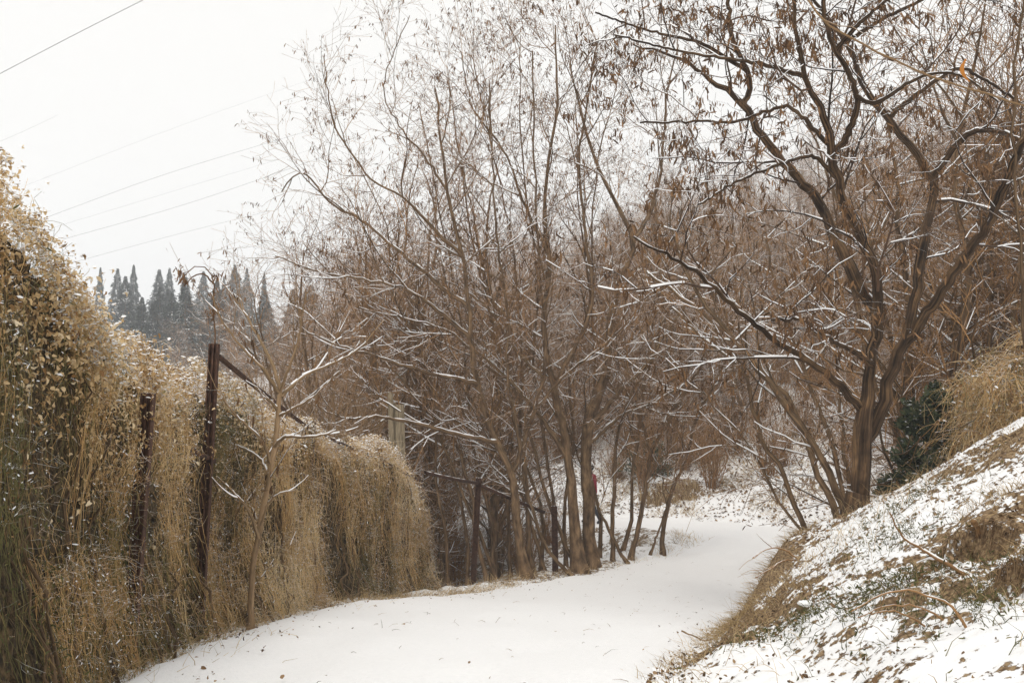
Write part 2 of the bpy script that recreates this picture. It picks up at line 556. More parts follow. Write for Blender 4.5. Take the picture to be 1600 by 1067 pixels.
def ground_mat():
    """snow over leaf litter: litter shows where the small lumps are steep and where the cover is thin"""
    m, t, b = new_mat('snow_over_leaf_litter')
    gp = nd(t, 'ShaderNodeNewGeometry')
    at = nd(t, 'ShaderNodeAttribute', attribute_name='rnd')       # how thick the snow lies
    n1 = nd(t, 'ShaderNodeTexNoise', Scale=7.0, Detail=5.0, Roughness=0.62)
    n2 = nd(t, 'ShaderNodeTexNoise', Scale=28.0, Detail=4.0, Roughness=0.6)
    n3 = nd(t, 'ShaderNodeTexNoise', Scale=45.0, Detail=4.0)
    for n in (n1, n2, n3):
        t.links.new(gp.outputs['Position'], n.inputs['Vector'])
    hgt = math_node(t, 'ADD', math_node(t, 'MULTIPLY', n1.outputs[0], 0.65), math_node(t, 'MULTIPLY', n2.outputs[0], 0.35))
    v = math_node(t, 'ADD', hgt, math_node(t, 'SUBTRACT', at.outputs['Fac'], 0.5))
    sp_ = nd(t, 'ShaderNodeSeparateXYZ')
    t.links.new(gp.outputs['Normal'], sp_.inputs[0])
    v = math_node(t, 'ADD', v, math_node(t, 'MULTIPLY', math_node(t, 'SUBTRACT', sp_.outputs[2], 0.9), 0.42))
    mr = nd(t, 'ShaderNodeMapRange')
    mr.interpolation_type = 'SMOOTHSTEP'
    t.links.new(v, mr.inputs[0])
    mr.inputs[1].default_value = 0.465
    mr.inputs[2].default_value = 0.51
    lit = ramp(t, [(0.3, (0.06, 0.038, 0.022)), (0.48, (0.17, 0.11, 0.06)), (0.62, (0.34, 0.24, 0.135)), (0.8, (0.15, 0.13, 0.06))], n3.outputs[0])
    sn = ramp(t, [(0.3, (0.87, 0.875, 0.885)), (0.7, SNOWC)], n2.outputs[0])
    t.links.new(mixc(t, mr.outputs[0], lit.outputs[0], sn.outputs[0]), b.inputs['Base Color'])
    bh = math_node(t, 'ADD', math_node(t, 'MULTIPLY', mr.outputs[0], 0.9), math_node(t, 'MULTIPLY', n2.outputs[0], 0.6))
    bp = nd(t, 'ShaderNodeBump', Strength=0.6, Distance=0.018)
    t.links.new(bh, bp.inputs['Height'])
    t.links.new(bp.outputs[0], b.inputs['Normal'])
    return m


M['ground'] = ground_mat()

# ------------------------------------------------------------------ terrain
ROAD = np.array([  # x, y, z, half width: the snowed road falls away from the camera and bends left behind the trees
    (-0.40, -6, -0.75, 1.5), (-0.55, 1.5, -1.12, 1.4), (-0.66, 5, -1.52, 1.36), (-0.34, 8, -2.0, 1.83), (0.18, 10.5, -2.42, 2.05),
    (1.35, 14, -3.08, 2.12), (3.05, 17.3, -3.48, 2.15), (5.0, 20.4, -3.58, 1.85), (6.0, 23.4, -3.66, 1.7), (5.0, 26.6, -3.84, 1.35),
    (2.6, 29.0, -4.02, 1.2), (-1, 30.6, -4.3, 1.4), (-6, 32.6, -5.0, 1.4), (-14, 36, -6.0, 1.4), (-32, 42, -7.2, 1.4), (-70, 48, -8.5, 1.4), (-160, 52, -9, 1.4)])
RC, _ = resample(ROAD[:, :3], ROAD[:, 3], 900)
RC2, _ = resample(np.c_[ROAD[:, :2], ROAD[:, 3]], ROAD[:, 3], 900)
RHW = RC2[:, 2]
RT = unit(np.gradient(RC[:, :2], axis=0))


def road_coords(x, y):
    """signed distance beyond the road edge (right positive), road height, is-right flag, centre distance"""
    q = np.stack([np.ravel(x), np.ravel(y)], -1)
    lat = np.empty(len(q)); idx = np.empty(len(q), int)
    for s in range(0, len(q), 20000):
        c = q[s:s + 20000]
        d2 = ((c[:, None, 0] - RC[None, :, 0]) ** 2 + (c[:, None, 1] - RC[None, :, 1]) ** 2)
        i = d2.argmin(1)
        idx[s:s + 20000] = i
        v = c - RC[i, :2]
        cr = RT[i, 0] * v[:, 1] - RT[i, 1] * v[:, 0]
        lat[s:s + 20000] = np.sqrt(d2[np.arange(len(c)), i]) * np.where(cr > 0, -1, 1)
    return lat.reshape(np.shape(x)), idx.reshape(np.shape(x))


# small steps where the bank has broken away: place, uphill direction, half length, height, fade
SCARPS = [(2.27, 4.95, .75, .66, .20, .11, .4), (2.16, 4.2, .9, .44, .17, .11, .35), (1.85, 4.6, .5, .86, .25, .06, .3), (4.9, 31.2, .1, .99, 1.0, .45, 1.8), (8.6, 29.5, -.2, .98, 1.2, .3, 1.5)]


def terrain(x, y, fine=True):
    x = np.asarray(x, float); y = np.asarray(y, float)
    lat, idx = road_coords(x, y)
    hw, rz = RHW[idx], RC[idx, 2]
    ry = RC[idx, 1]
    near = idx < 520                                           # before the bend
    e = np.abs(lat) - hw
    right = lat > 0
    # right: low bank, steepest at the tree, then a shoulder
    h1 = np.interp(y, [0, 3, 6, 8, 9, 10, 11, 12.5, 15, 20, 30], [0.12, 0.16, 0.30, 0.58, 0.76, 0.94, 0.88, 0.45, 0.2, 0.15, 0.25])
    sl = np.interp(y, [0, 4, 7, 8.4, 9.2, 11, 13, 16, 20, 30], [0.22, 0.40, 0.64, 0.61, 0.48, 0.42, 0.3, 0.18, 0.16, 0.26])
    wd = np.interp(y, [0, 6, 9, 11, 14], [1.0, 0.85, 0.65, 0.7, 1.6])
    er = np.maximum(e, 0)
    zr = h1 * sstep(0, wd, er) + sl * np.clip(er - wd * 0.75, 0, 2.3)
    hs_ = np.interp(x, [-80, -30, 0, 15, 40, 80], [0.10, 0.13, 0.23, 0.30, 0.34, 0.34])
    hill = hs_ * np.maximum(er - 3.2, 0)
    hill = np.where(hill > 14, 14 + (hill - 14) * 0.45, hill)
    zr = zr + hill
    zr = zr + sstep(2, 8, er) * fbm(x, y, 9.0, 3, 5) * 1.0 + sstep(25, 60, er) * fbm(x, y, 40.0, 3, 9) * 7
    # left: fence verge, then the gully
    el = np.maximum(e, 0)
    zl = -0.30 * np.maximum(el - 0.55, 0)
    zl = np.maximum(zl, -2.0 - 0.02 * el) + 0.04 * sstep(0, 0.5, el) * sstep(14, 11, ry)
    zl = zl + .22 * np.exp(-((el - .9) / .6) ** 2) * sstep(18.5, 21, ry)
    zl = zl + sstep(1.5, 6, el) * fbm(x, y, 6.0, 3, 21) * 0.8
    zl = zl + 0.16 * np.maximum(el - 26, 0)
    z = rz + np.where(e <= 0, 0, np.where(right, zr, zl))
    if fine:
        off = sstep(-0.1, 0.5, e)
        z = z + off * (fbm(x, y, 0.55, 3, 31) * 0.10 + fbm(x, y, 0.16, 2, 41) * 0.035) * sstep(60, 25, y)
        z = z + (1 - off) * (fbm(x, y, 1.1, 3, 51) * 0.035) + vnoise(x, y, 0.09, 61) * 0.006 * (1 - off)
        # eroded hollow with bare earth on the near right bank
        for sx, sy, ux, uy, ln_, hg, fo in SCARPS:
            vx, vy = -uy, ux
            al = (x - sx) * vx + (y - sy) * vy
            ac = (x - sx) * ux + (y - sy) * uy + fbm(x, y, ln_ * .5, 3, 201) * ln_ * .5
            env = np.exp(-(al / ln_) ** 4)
            z = z + hg * env * (sstep(0, hg * .45, ac) * np.exp(-(np.maximum(ac, 0) / fo) ** 2) - .45 * np.exp(-((ac + hg * .35) / (hg * .5)) ** 2))
    return z


def tz(x, y):
    return float(terrain(np.array([x]), np.array([y]))[0])


def axis(parts):
    out = []
    for a, b, s in parts:
        out.append(np.arange(a, b, s))
    return np.unique(np.round(np.concatenate(out), 4))


xs = axis([(-420, -60, 12), (-60, -16, 2.0), (-16, -5, 0.5), (-5, -2.2, 0.12), (-2.2, 1.0, 0.07), (1.0, 5.0, 0.046), (5.0, 9, 0.09), (9, 20, 0.4), (20, 60, 2), (60, 420, 12)])
ys = axis([(-12, 2.5, 0.5), (2.5, 3.2, 0.08), (3.2, 8.0, 0.045), (8, 12, 0.055), (12, 18, 0.085), (18, 36, 0.17), (36, 60, 1.0), (60, 150, 3), (150, 700, 14)])
GX, GY = np.meshgrid(xs, ys)
GZ = terrain(GX, GY)
lat, ridx = road_coords(GX, GY)
e_ = np.abs(lat) - RHW[ridx]
# snow thickness: full on the road, thin and broken on the banks
thick = 0.75 + 0 * GX
bank_right = (lat > 0) & (GY < 13)
thin = fbm(GX, GY, 1.3, 3, 71)
thick = np.where((e_ > 0.05) & bank_right, 0.535 + thin * 0.27 + 0.05 * sstep(1.3, 2.3, e_) - .035 * sstep(1.2, .2, e_), thick)
nose = np.exp(-((e_ - .4) / .5) ** 2 - ((GY - 9.2) / 1.7) ** 2)
thick = thick - 0.11 * nose * (e_ > 0)
hollow = 1.6 * np.exp(-(((GX - 1.85) / .34) ** 2 + ((GY - 5.0) / .5) ** 2)) + 1.1 * np.exp(-(((GX - 2.75) / 0.35) ** 2 + ((GY - 5.0) / 0.4) ** 2))
thick = thick - 0.05 * hollow * (e_ > 0)
thick = np.where((e_ > -0.2) & (lat < 0), np.minimum(thick, 0.60 + thin * 0.28 - 0.08 * sstep(0, 0.4, e_)), thick)
far_bank = (lat > 0) & (GY >= 13) & (e_ > 0.0)
thick = np.where(far_bank, 0.565 + thin * 0.22 + 0.05 * np.clip(e_ - 6, 0, 1), thick)
thick = np.where((e_ > 5.5) & (GY > 13), np.minimum(thick, 0.50 + thin * 0.2), thick)
g = Geo()
ny, nx = GX.shape
ii = (np.arange(ny - 1)[:, None] * nx + np.arange(nx - 1)[None, :]).ravel()
g.add(np.stack([GX, GY, GZ], -1), np.stack([ii, ii + 1, ii + nx + 1, ii + nx], -1), thick.ravel())
ground = g.build('ground', M['ground'], kind='structure')
ground['label'] = 'snow covered ground with brown leaf litter showing through'

# the road itself: a sheet of snow that lies on the ground and thins out into it at both edges
g = Geo()
na, nb = 420, 44
si = np.linspace(30, 640, na).astype(int)
wv = np.linspace(-1, 1, nb)
nrm = np.stack([RT[si, 1], -RT[si, 0]], -1)
wob = 0.10 * fbm(si / 9.0, si * 0 + 3.3, 1.0, 3, 77)[:, None] * np.sign(wv)[None, :]
wid_ = (RHW[si] + 0.02)[:, None] * wv[None, :] + wob * (np.abs(wv) > 0.6)[None, :]
RXs = RC[si, 0][:, None] + nrm[:, 0:1] * wid_
RYs = RC[si, 1][:, None] + nrm[:, 1:2] * wid_
lift = 0.062 - 0.082 * sstep(0.84, 1.0, np.abs(wv))[None, :] + 0.03 * fbm(RXs, RYs, 0.4, 4, 88) - 0.018 * np.exp(-((np.abs(wv)[None, :] - 0.42) / 0.13) ** 2)
RZs = terrain(RXs, RYs) + np.where(np.abs(wv)[None, :] < .9, np.maximum(lift, .02), lift)
kk = (np.arange(na - 1)[:, None] * nb + np.arange(nb - 1)[None, :]).ravel()
g.add(np.stack([RXs, RYs, RZs], -1), np.stack([kk, kk + nb, kk + nb + 1, kk + 1], -1))
road = g.build('road', M['snow'], kind='structure')
road['label'] = 'snow covered track curving down between fence and bank'


# ------------------------------------------------------------------ trees
def make_tree(name, label, cat, stems, seed, group=None, limb=None, l2=None, l3=None, l4=None, bark='bark_mid', twig='twig', sides=(14, 6, 4, 3, 3), pods=0, podsize=(0.04, 0.09), snow=True, loc=None, ridge=True, rmin=0.002, whips=0, npts=26, snowmul=1.0, single=True):
    """stems: list of (points, radii) in world space, the first one starts at the foot"""
    rng = np.random.default_rng(seed)
    foot = np.array(stems[0][0][0]) if loc is None else np.array(loc)
    root = thing(name, label, cat, tuple(foot), group)
    gt, gl, gw, gs = Geo(), Geo(), Geo(), Geo()
    A = [resample(p, r, npts) for p, r in stems]
    P0 = np.stack([a for a, _ in A])
    R0 = np.stack([b for _, b in A])
    L0 = np.linalg.norm(np.diff(P0, axis=1), axis=2).sum(1)
    P0[:, 1:-1] += rng.normal(0, 0.012, P0[:, 1:-1].shape) * np.clip(L0 / 4, 0.2, 1.2)[:, None, None]
    rd = (lambda a, s: 1 + 0.075 * np.sin(a * 7 + np.sin(s * 3) * 1.4) + 0.035 * np.sin(a * 12 + s * 5 + 2 * np.sin(s * 1.7)) + 0.05 * np.sin(a * 2 + s * 2.2)) if ridge else None
    if single:
        for k in range(len(P0)):
            gk = Geo()
            tubes(gk, P0[k:k + 1], R0[k:k + 1], sides[0] if k == 0 else max(6, sides[0] * 3 // 4), rnd=np.clip(0.5 + 0.08 * rng.normal(), .35, .65), ridge=rd)
            gk.build('trunk' if k == 0 else 'limb', M[bark], root)
    else:
        tubes(gt, P0, R0, sides[0], rnd=np.clip(0.5 + 0.1 * rng.normal(size=len(P0)), .3, .7), ridge=rd)
    if snow:
        snow_caps(gs, P0, R0, rng, hmul=0.25 * snowmul, keep=0.8, steep=0.68, wid=.6)
    lv = [(P0, R0)]
    allp = []
    for i, kw in enumerate((limb, l2, l3, l4)):
        if not kw:
            continue
        src = kw.pop('src', None)
        PPs, RRs = lv[-1] if src is None else lv[src]
        kw = dict(kw)
        sel = kw.pop('only', None)
        if sel is not None:
            PPs, RRs = PPs[sel], RRs[sel]
        kw.setdefault('rmin', rmin)
        q, r = spawn(PPs, RRs, rng, **kw)
        lv.append((q, r))
        if len(q) == 0:
            break
        if i == 0 and single and len(q) < 160:
            for k in range(len(q)):
                gk = Geo()
                tubes(gk, q[k:k + 1], r[k:k + 1], sides[1])
                gk.build('branch', M[bark if bark != 'bark' else 'twig_dark'], root)
        else:
            tubes(gl if i < 1 else gw, q, r, sides[i + 1])
        if snow and i < 2:
            snow_caps(gs, q, r, rng, hmul=0.8 * snowmul, hmin=0.003 if i else 0.005, keep=(0.85 if i == 0 else 0.6) * (1 if single else .55))
        if i >= 1:
            allp.append(q)
    if gt.n:
        gt.build('trunk', M[bark], root)
    if gl.n:
        gl.build('branches', M[bark if bark != 'bark' else 'twig_dark'], root, kind='stuff')
    if gw.n:
        gw.build('twigs', M[twig], root, kind='stuff')
    if gs.n:
        gs.build('snow', M['snow'], root, kind='stuff')
    if pods and allp:
        gp_ = Geo()
        src = allp[-1]
        c = rng.integers(0, len(src), pods)
        cl = rng.integers(1, 5, pods)
        c = np.repeat(c, cl)
        k = rng.integers(1, src.shape[1], len(c))
        pos = src[c, k] + rng.normal(0, 0.02, (len(c), 3))
        x = unit(rng.normal(0, 1.0, (len(c), 3)) * np.where(rng.random(len(c)) < .3, .9, .35)[:, None] + np.array((0, 0, -1.0)))
        y = unit(np.cross(x, rng.normal(size=(len(c), 3))))
        fr = np.stack([x, y, np.cross(x, y)], 1)
        s = (podsize[0] * .6 + (podsize[1] * 1.15 - podsize[0] * .6) * rng.beta(1.6, 2.2, len(c)))
        stamp(gp_, POD_V, POD_F, pos, fr, np.stack([s, s * .8, s], -1), rng.random(len(c)))
        o = gp_.build('seed_pods', M['pod'], root)
        o['kind'] = 'stuff'
    return root


def S(pts, w0, w1=None, p=1.25):
    """stem from picture points (px, py, distance) and widths in pixels: a list, or both ends"""
    q = [P(*p_) for p_ in pts]
    n = len(pts)
    if isinstance(w0, (list, tuple)):
        w = np.interp(np.linspace(0, 1, n), np.linspace(0, 1, len(w0)), w0)
    else:
        w1 = w0 * 0.4 if w1 is None else w1
        w = [w1 + (w0 - w1) * (1 - i / (n - 1)) ** p for i in range(n)]
    return (q, [0.5 * w[i] * pts[i][2] / FPX for i in range(n)])


def to_ground(st, sink=0.12):
    """drop the foot of a stem onto the terrain along its own line"""
    q, r = st
    p = np.array(q[0])
    g0 = tz(p[0], p[1])
    k = 1 if abs(p[2] - g0) < 0.5 else 0
    nx_ = np.array(q[k])
    q0 = np.array((p[0], p[1], g0 - sink))
    d_ = unit(nx_ - q0)
    q = [q0, q0 + d_ * (sink + .05), q0 + d_ * (sink + .05 + r[0] * 2.2)] + list(q[k:])
    r = [r[0] * 1.75, r[0] * 1.35, r[0] * 1.02] + list(r[k:])
    return (q, r)


TREES = []
# --- the locust on the bank
D = 10.0
main = [
    S([(1337, 815, D), (1339, 790, D), (1347, 720, D), (1352, 660, D), (1356, 600, D), (1363, 550, D), (1369, 497, D), (1368, 440, D - .1), (1352, 384, D - .2), (1328, 338, D - .3), (1305, 277, D - .5), (1293, 225, D - .6), (1290, 188, D - .7), (1272, 159, D - .8), (1258, 115, D - .9), (1246, 60, D - 1.0), (1236, -40, D - 1.1)], [33, 32, 31, 29, 18, 17, 17, 17, 16, 15, 14, 13, 12, 10, 8, 7, 5]),
    S([(1372, 530, D + .05), (1362, 480, D + .15), (1328, 422, D + .3), (1286, 328, D + .6), (1253, 286, D + .7), (1216, 244, D + .8), (1183, 202, D + .9), (1162, 164, D + 1.0), (1112, 127, D + 1.2), (1060, 92, D + 1.4), (990, 70, D + 1.6)], [17, 20, 20, 17, 15, 14, 13, 11, 7, 5, 3]),
    S([(1162, 164, D + 1.0), (1171, 140, D + 1.0), (1167, 112, D + .9), (1145, 61, D + .8), (1138, 10, D + .8), (1130, -60, D + .8)], 10, 6),
    S([(1300, 244, D - .55), (1319, 220, D - .6), (1337, 178, D - .8), (1337, 145, D - .9), (1323, 108, D - 1.0), (1305, 80, D - 1.1), (1291, 38, D - 1.2), (1284, -30, D - 1.3)], 13, 7),
    S([(1352, 690, D + .05), (1372, 655, D + .02), (1393, 595, D), (1412, 540, D), (1427, 497, D + .1), (1436, 436, D + .3), (1443, 375, D + .5), (1455, 319, D + .7), (1455, 277, D + .8), (1422, 230, D + .9), (1389, 183, D + 1.0), (1361, 155, D + 1.1), (1342, 112, D + 1.2), (1323, 66, D + 1.2), (1290, 25, D + 1.2), (1240, -50, D + 1.2)], [20, 22, 21, 19, 16, 16, 15, 14, 14, 12, 11, 10, 9, 8, 6, 4]),
    S([(1412, 540, D), (1450, 490, D - .1), (1500, 410, D - .3), (1545, 350, D - .5), (1572, 285, D - .7), (1592, 235, D - .9), (1625, 170, D - 1.2), (1660, 60, D - 1.5)], [16, 17, 16, 14, 13, 12, 10, 8]),
    S([(1455, 280, D + .8), (1480, 245, D + .7), (1510, 212, D + .5), (1535, 204, D + .4), (1570, 208, D + .2), (1605, 226, D)], 11, 8),
    S([(1352, 650, D + .05), (1338, 632, D - .05), (1312, 601, D - .2), (1277, 573, D - .4), (1236, 549, D - .6), (1194, 518, D - .8), (1146, 480, D - 1.0), (1096, 432, D - 1.2), (1050, 405, D - 1.35), (990, 370, D - 1.5)], [12, 14, 13, 11, 10, 9, 8, 7, 5, 3]),
    S([(1362, 570, D - .05), (1340, 552, D - .3), (1312, 539, D - .6), (1280, 520, D - .8), (1250, 500, D - 1.0), (1205, 500, D - 1.2)], 12, 4),
    S([(1260, 122, D - .85), (1225, 110, D - .7), (1190, 100, D - .6), (1120, 90, D - .5), (1040, 75, D - .4), (960, 55, D - .3)], 9, 3),
    S([(1293, 225, D - .6), (1240, 170, D - .3), (1205, 172, D - .1), (1150, 190, D + .2), (1090, 190, D + .3), (1000, 192, D + .5)], 8, 3),
    S([(1305, 277, D - .5), (1270, 245, D - .8), (1210, 260, D - 1.0), (1150, 285, D - 1.2), (1090, 320, D - 1.3)], 8, 3),
    S([(1389, 183, D + 1.0), (1430, 150, D + 1.0), (1490, 110, D + 1.1), (1530, 120, D + 1.2), (1600, 165, D + 1.2)], 9, 4),
    S([(1337, 150, D - .9), (1370, 160, D - 1.0), (1440, 120, D - 1.2), (1500, 118, D - 1.3), (1560, 160, D - 1.4)], 8, 3),
    S([(1323, 66, D + 1.2), (1380, 30, D + 1.1), (1440, 0, D + 1.0), (1500, -40, D + .9)], 8, 4),
    S([(1305, 80, D - 1.1), (1340, 40, D - 1.3), (1380, 5, D - 1.4), (1430, -40, D - 1.6)], 8, 4),
    S([(1167, 112, D + .9), (1100, 70, D + .9), (1020, 50, D + .8), (930, 20, D + .7)], 7, 3),
]
main = [(q_, [x_ * .92 for x_ in r_]) for q_, r_ in main]
main[0] = to_ground(main[0])
TREES.append(make_tree('locust_tree', 'large dark forked tree with furrowed bark and hanging pods on the snowy bank', 'tree', main, 11, bark='bark', twig='twig_dark', sides=(26, 6, 4, 3, 3), npts=40,
    limb=dict(per_m=2.3, t0=.3, t1=1, ang=(35, 75), ln=(0.7, 1.6), npts=9, wig=.2, up=.02, rk=.009),
    l2=dict(per_m=5.0, t0=.1, t1=1, ang=(30, 70), ln=(0.45, 1.0), npts=7, wig=.2, up=.02, rk=.008),
    l3=dict(per_m=6.5, t0=.1, t1=1, ang=(30, 70), ln=(0.25, 0.65), npts=5, wig=.2, up=.01, rmin=.0017),
    l4=dict(per_m=4.5, t0=.1, t1=1, ang=(30, 70), ln=(0.15, 0.4), npts=3, wig=.2, up=.0, rmin=.0018),
    pods=5200, podsize=(.045, .095)))

# --- thin leaning stems behind it
lean_sets = [
    ([(1308, 812, 13), (1277, 735, 13), (1243, 646, 13.1), (1205, 595, 13.2), (1166, 553, 13.3), (1087, 480, 13.6), (1010, 425, 14)], 15, 'left leaning slim tree, lowest to bend towards the track'),
    ([(1322, 800, 12.4), (1277, 702, 12.4), (1225, 629, 12.5), (1180, 570, 12.6), (1139, 522, 12.7), (1080, 440, 13), (1045, 350, 13.3)], 17, 'thickest of the slim snow-lined trees leaning left beside the forked tree'),
    ([(1264, 850, 13.5), (1239, 782, 13.5), (1222, 740, 13.5), (1194, 695, 13.6), (1178, 640, 13.6), (1168, 595, 13.7), (1140, 560, 13.8), (1107, 535, 14), (1050, 480, 14.4)], 12, 'slim tree rising from the foot of the grassy bank at the track edge'),
    ([(1262, 850, 13.9), (1229, 800, 14), (1194, 743, 14.2), (1163, 685, 14.4), (1107, 626, 14.8), (1040, 560, 15.3)], 7, 'thinnest sapling leaning left over the far track'),
    ([(1318, 795, 14.5), (1306, 722, 14.5), (1285, 650, 14.6), (1262, 590, 14.7), (1243, 540, 14.8), (1215, 460, 15), (1195, 370, 15.3)], 11, 'slim upright tree between leaning stems and forked trunk'),
    ([(1330, 790, 15), (1318, 700, 15), (1310, 600, 15.2), (1302, 480, 15.5), (1290, 380, 15.8)], 8, 'straight thin tree just left of the forked trunk'),
]
for k, (pts, w, lab) in enumerate(lean_sets):
    TREES.append(make_tree('slim_tree', lab, 'tree', [to_ground(S(pts, w * .8, w * .3))], 30 + k, group='slim trees leaning over the track', sides=(9, 5, 4, 3, 3), npts=26,
        limb=dict(per_m=2.2, t0=.3, t1=1, ang=(25, 65), ln=(0.8, 1.9), npts=8, wig=.15, up=.04, bias=(-.3, 0, .3), rk=.009),
        l2=dict(per_m=4.5, t0=.12, t1=1, ang=(25, 60), ln=(0.45, 0.95), npts=6, wig=.16, up=.04, rk=.008),
        l3=dict(per_m=6, t0=.1, t1=1, ang=(25, 60), ln=(0.25, 0.6), npts=4, wig=.16, rmin=.002),
        l4=dict(per_m=4, t0=.1, t1=1, ang=(25, 60), ln=(0.15, 0.4), npts=3, wig=.16, rmin=.0018), pods=160))

# --- the clump in the middle
C1 = [
    [to_ground(S([(826, 918, 17.5), (815, 860, 17.5), (806, 817, 17.5), (798, 741, 17.5), (764, 661, 17.4), (743, 590, 17.3), (735, 530, 17.2), (733, 480, 17.2), (722, 400, 17.1), (700, 300, 17), (690, 220, 17), (680, 140, 17)], 21, 4)),
     S([(798, 741, 17.5), (815, 700, 17.5), (800, 640, 17.4), (790, 570, 17.3), (795, 500, 17.3), (780, 400, 17.2), (770, 280, 17.2), (765, 130, 17.2)], 10, 3),
     S([(775, 690, 17.4), (730, 682, 17.0), (690, 672, 16.7), (640, 660, 16.4), (590, 650, 16.1), (540, 655, 15.8), (490, 632, 15.6)], 10, 3),
     S([(745, 600, 17.3), (715, 592, 17), (680, 585, 16.8), (620, 568, 16.5), (575, 552, 16.2), (540, 543, 16), (480, 520, 15.8)], 10, 3),
     S([(735, 530, 17.2), (690, 490, 17), (640, 455, 16.8), (560, 435, 16.6), (500, 425, 16.5), (430, 400, 16.4)], 9, 2.5),
     S([(733, 480, 17.2), (680, 440, 17.3), (620, 390, 17.4), (560, 340, 17.6), (520, 320, 17.7), (470, 270, 17.8), (440, 300, 17.9)], 9, 2.5),
     S([(722, 400, 17.1), (670, 350, 16.8), (630, 310, 16.6), (580, 280, 16.5), (530, 210, 16.4), (512, 150, 16.3), (506, 90, 16.3)], 7, 2),
     S([(700, 300, 17), (660, 240, 17), (620, 190, 17), (600, 130, 17), (640, 25, 17)], 5, 1.6)],
    [to_ground(S([(834, 892, 18.2), (829, 868, 18.2), (821, 775, 18.2), (819, 699, 18.2), (836, 640, 18.2), (849, 590, 18.2), (853, 535, 18.2), (848, 470, 18.2), (840, 380, 18.1), (835, 260, 18), (832, 80, 18)], 13, 3)),
     S([(836, 640, 18.2), (880, 590, 18.4), (930, 550, 18.6), (985, 500, 18.8), (1040, 440, 19)], 6, 2),
     S([(849, 590, 18.2), (800, 540, 18), (760, 480, 17.9), (700, 440, 17.8), (640, 430, 17.7)], 6, 2)],
    [to_ground(S([(908, 897, 18.8), (897, 809, 18.8), (887, 716, 18.8), (878, 657, 18.8), (865, 606, 18.8), (855, 560, 18.8), (850, 500, 18.8), (858, 400, 18.8), (850, 300, 18.8), (870, 180, 18.8), (868, 40, 18.8)], [27, 20, 18, 16, 13, 12, 11, 9, 7, 5, 3])),
     S([(887, 716, 18.8), (850, 660, 18.5), (810, 610, 18.2), (770, 570, 18), (700, 520, 17.7), (640, 500, 17.5), (560, 480, 17.3)], 10, 2.5),
     S([(865, 606, 18.8), (900, 540, 19), (925, 470, 19.2), (915, 370, 19.3), (905, 250, 19.4), (920, 150, 19.4), (935, 60, 19.4)], 11, 3),
     S([(858, 400, 18.8), (820, 320, 18.6), (790, 240, 18.4), (740, 170, 18.3), (720, 80, 18.2)], 7, 2)],
    [to_ground(S([(926, 893, 19.4), (919, 820, 19.4), (916, 754, 19.4), (918, 670, 19.4), (933, 615, 19.4), (950, 564, 19.4), (954, 505, 19.4), (968, 440, 19.4), (990, 380, 19.4), (962, 320, 19.4), (935, 260, 19.4), (910, 190, 19.4), (890, 100, 19.4)], [26, 23, 23, 23, 21, 15, 13, 11, 10, 8, 6, 5, 3])),
     S([(918, 680, 19.4), (945, 640, 19.2), (980, 600, 19), (1010, 570, 18.8), (1055, 500, 18.6), (1100, 440, 18.4), (1150, 380, 18.3)], 12, 3),
     S([(925, 690, 19.4), (970, 650, 19.7), (1020, 630, 20), (1060, 605, 20.3), (1110, 590, 20.6)], 8, 2.5),
     S([(990, 380, 19.4), (1020, 320, 19.5), (1035, 250, 19.6), (1040, 160, 19.7), (1060, 70, 19.8)], 9, 3)],
    [to_ground(S([(958, 890, 20), (958, 800, 20), (962, 716, 20), (970, 660, 20), (990, 610, 20), (1020, 560, 20), (1035, 470, 20), (1025, 380, 20)], 9, 3))],
    [to_ground(S([(985, 890, 20.3), (1004, 793, 20.3), (1018, 713, 20.3), (1046, 652, 20.3), (1073, 610, 20.3), (1110, 540, 20.4), (1120, 440, 20.5)], 10, 3)),
     S([(1018, 713, 20.3), (1000, 650, 20.2), (970, 590, 20), (960, 500, 19.9)], 5, 2)],
    [to_ground(S([(1035, 876, 21), (1036, 830, 21), (1046, 779, 21), (1070, 717, 21), (1087, 658, 21), (1108, 617, 21), (1140, 540, 21), (1160, 440, 21)], 10, 3))],
    [to_ground(S([(1014, 884, 20.8), (1023, 845, 20.8), (1034, 815, 20.8), (1050, 760, 20.8), (1060, 700, 20.9)], 5, 2.5))],
    [to_ground(S([(984, 892, 19.9), (950, 826, 19.8), (920, 754, 19.7), (895, 690, 19.6), (860, 610, 19.6)], 7, 3))],
    [to_ground(S([(900, 897, 18.4), (850, 850, 18.2), (830, 790, 18.0), (810, 740, 17.9), (760, 690, 17.7), (700, 650, 17.5)], 8, 3))],
    [to_ground(S([(905, 895, 19.2), (875, 830, 19.2), (850, 760, 19.2), (830, 690, 19.3), (800, 600, 19.4), (770, 500, 19.5), (740, 380, 19.6), (720, 250, 19.7)], 9, 3)),
     S([(800, 600, 19.4), (740, 560, 19.3), (660, 520, 19.2), (600, 470, 19.1), (520, 400, 19)], 6, 2)],
    [to_ground(S([(765, 915, 17.6), (745, 840, 18), (738, 780, 18.4), (718, 710, 18.8), (690, 640, 19.2), (660, 560, 19.6), (640, 460, 20)], 10, 3))],
]
SCALE_W = .78
C1 = [[(q_, [x_ * SCALE_W for x_ in r_]) for q_, r_ in st] for st in C1]
labs = ['leftmost thick trunk of the middle clump, its crown reaching far left', 'slim straight trunk right behind the leftmost trunk of the clump',
        'thickest trunk in the heart of the middle clump', 'trunk hiding the red coated walker, forking to the right',
        'thin upright tree right of the walker at the track edge', 'dark slim tree leaning right at the inner edge of the bend',
        'rightmost tree of the clump, curving right beside the far track', 'short thin sapling at the foot of the rightmost clump tree',
        'thin pole leaning left across the clump foot', 'low stem sweeping left along the clump foot', 'slender tree leaning left behind the thickest trunk',
        'thin crooked tree leaning left behind the rusty gate post']
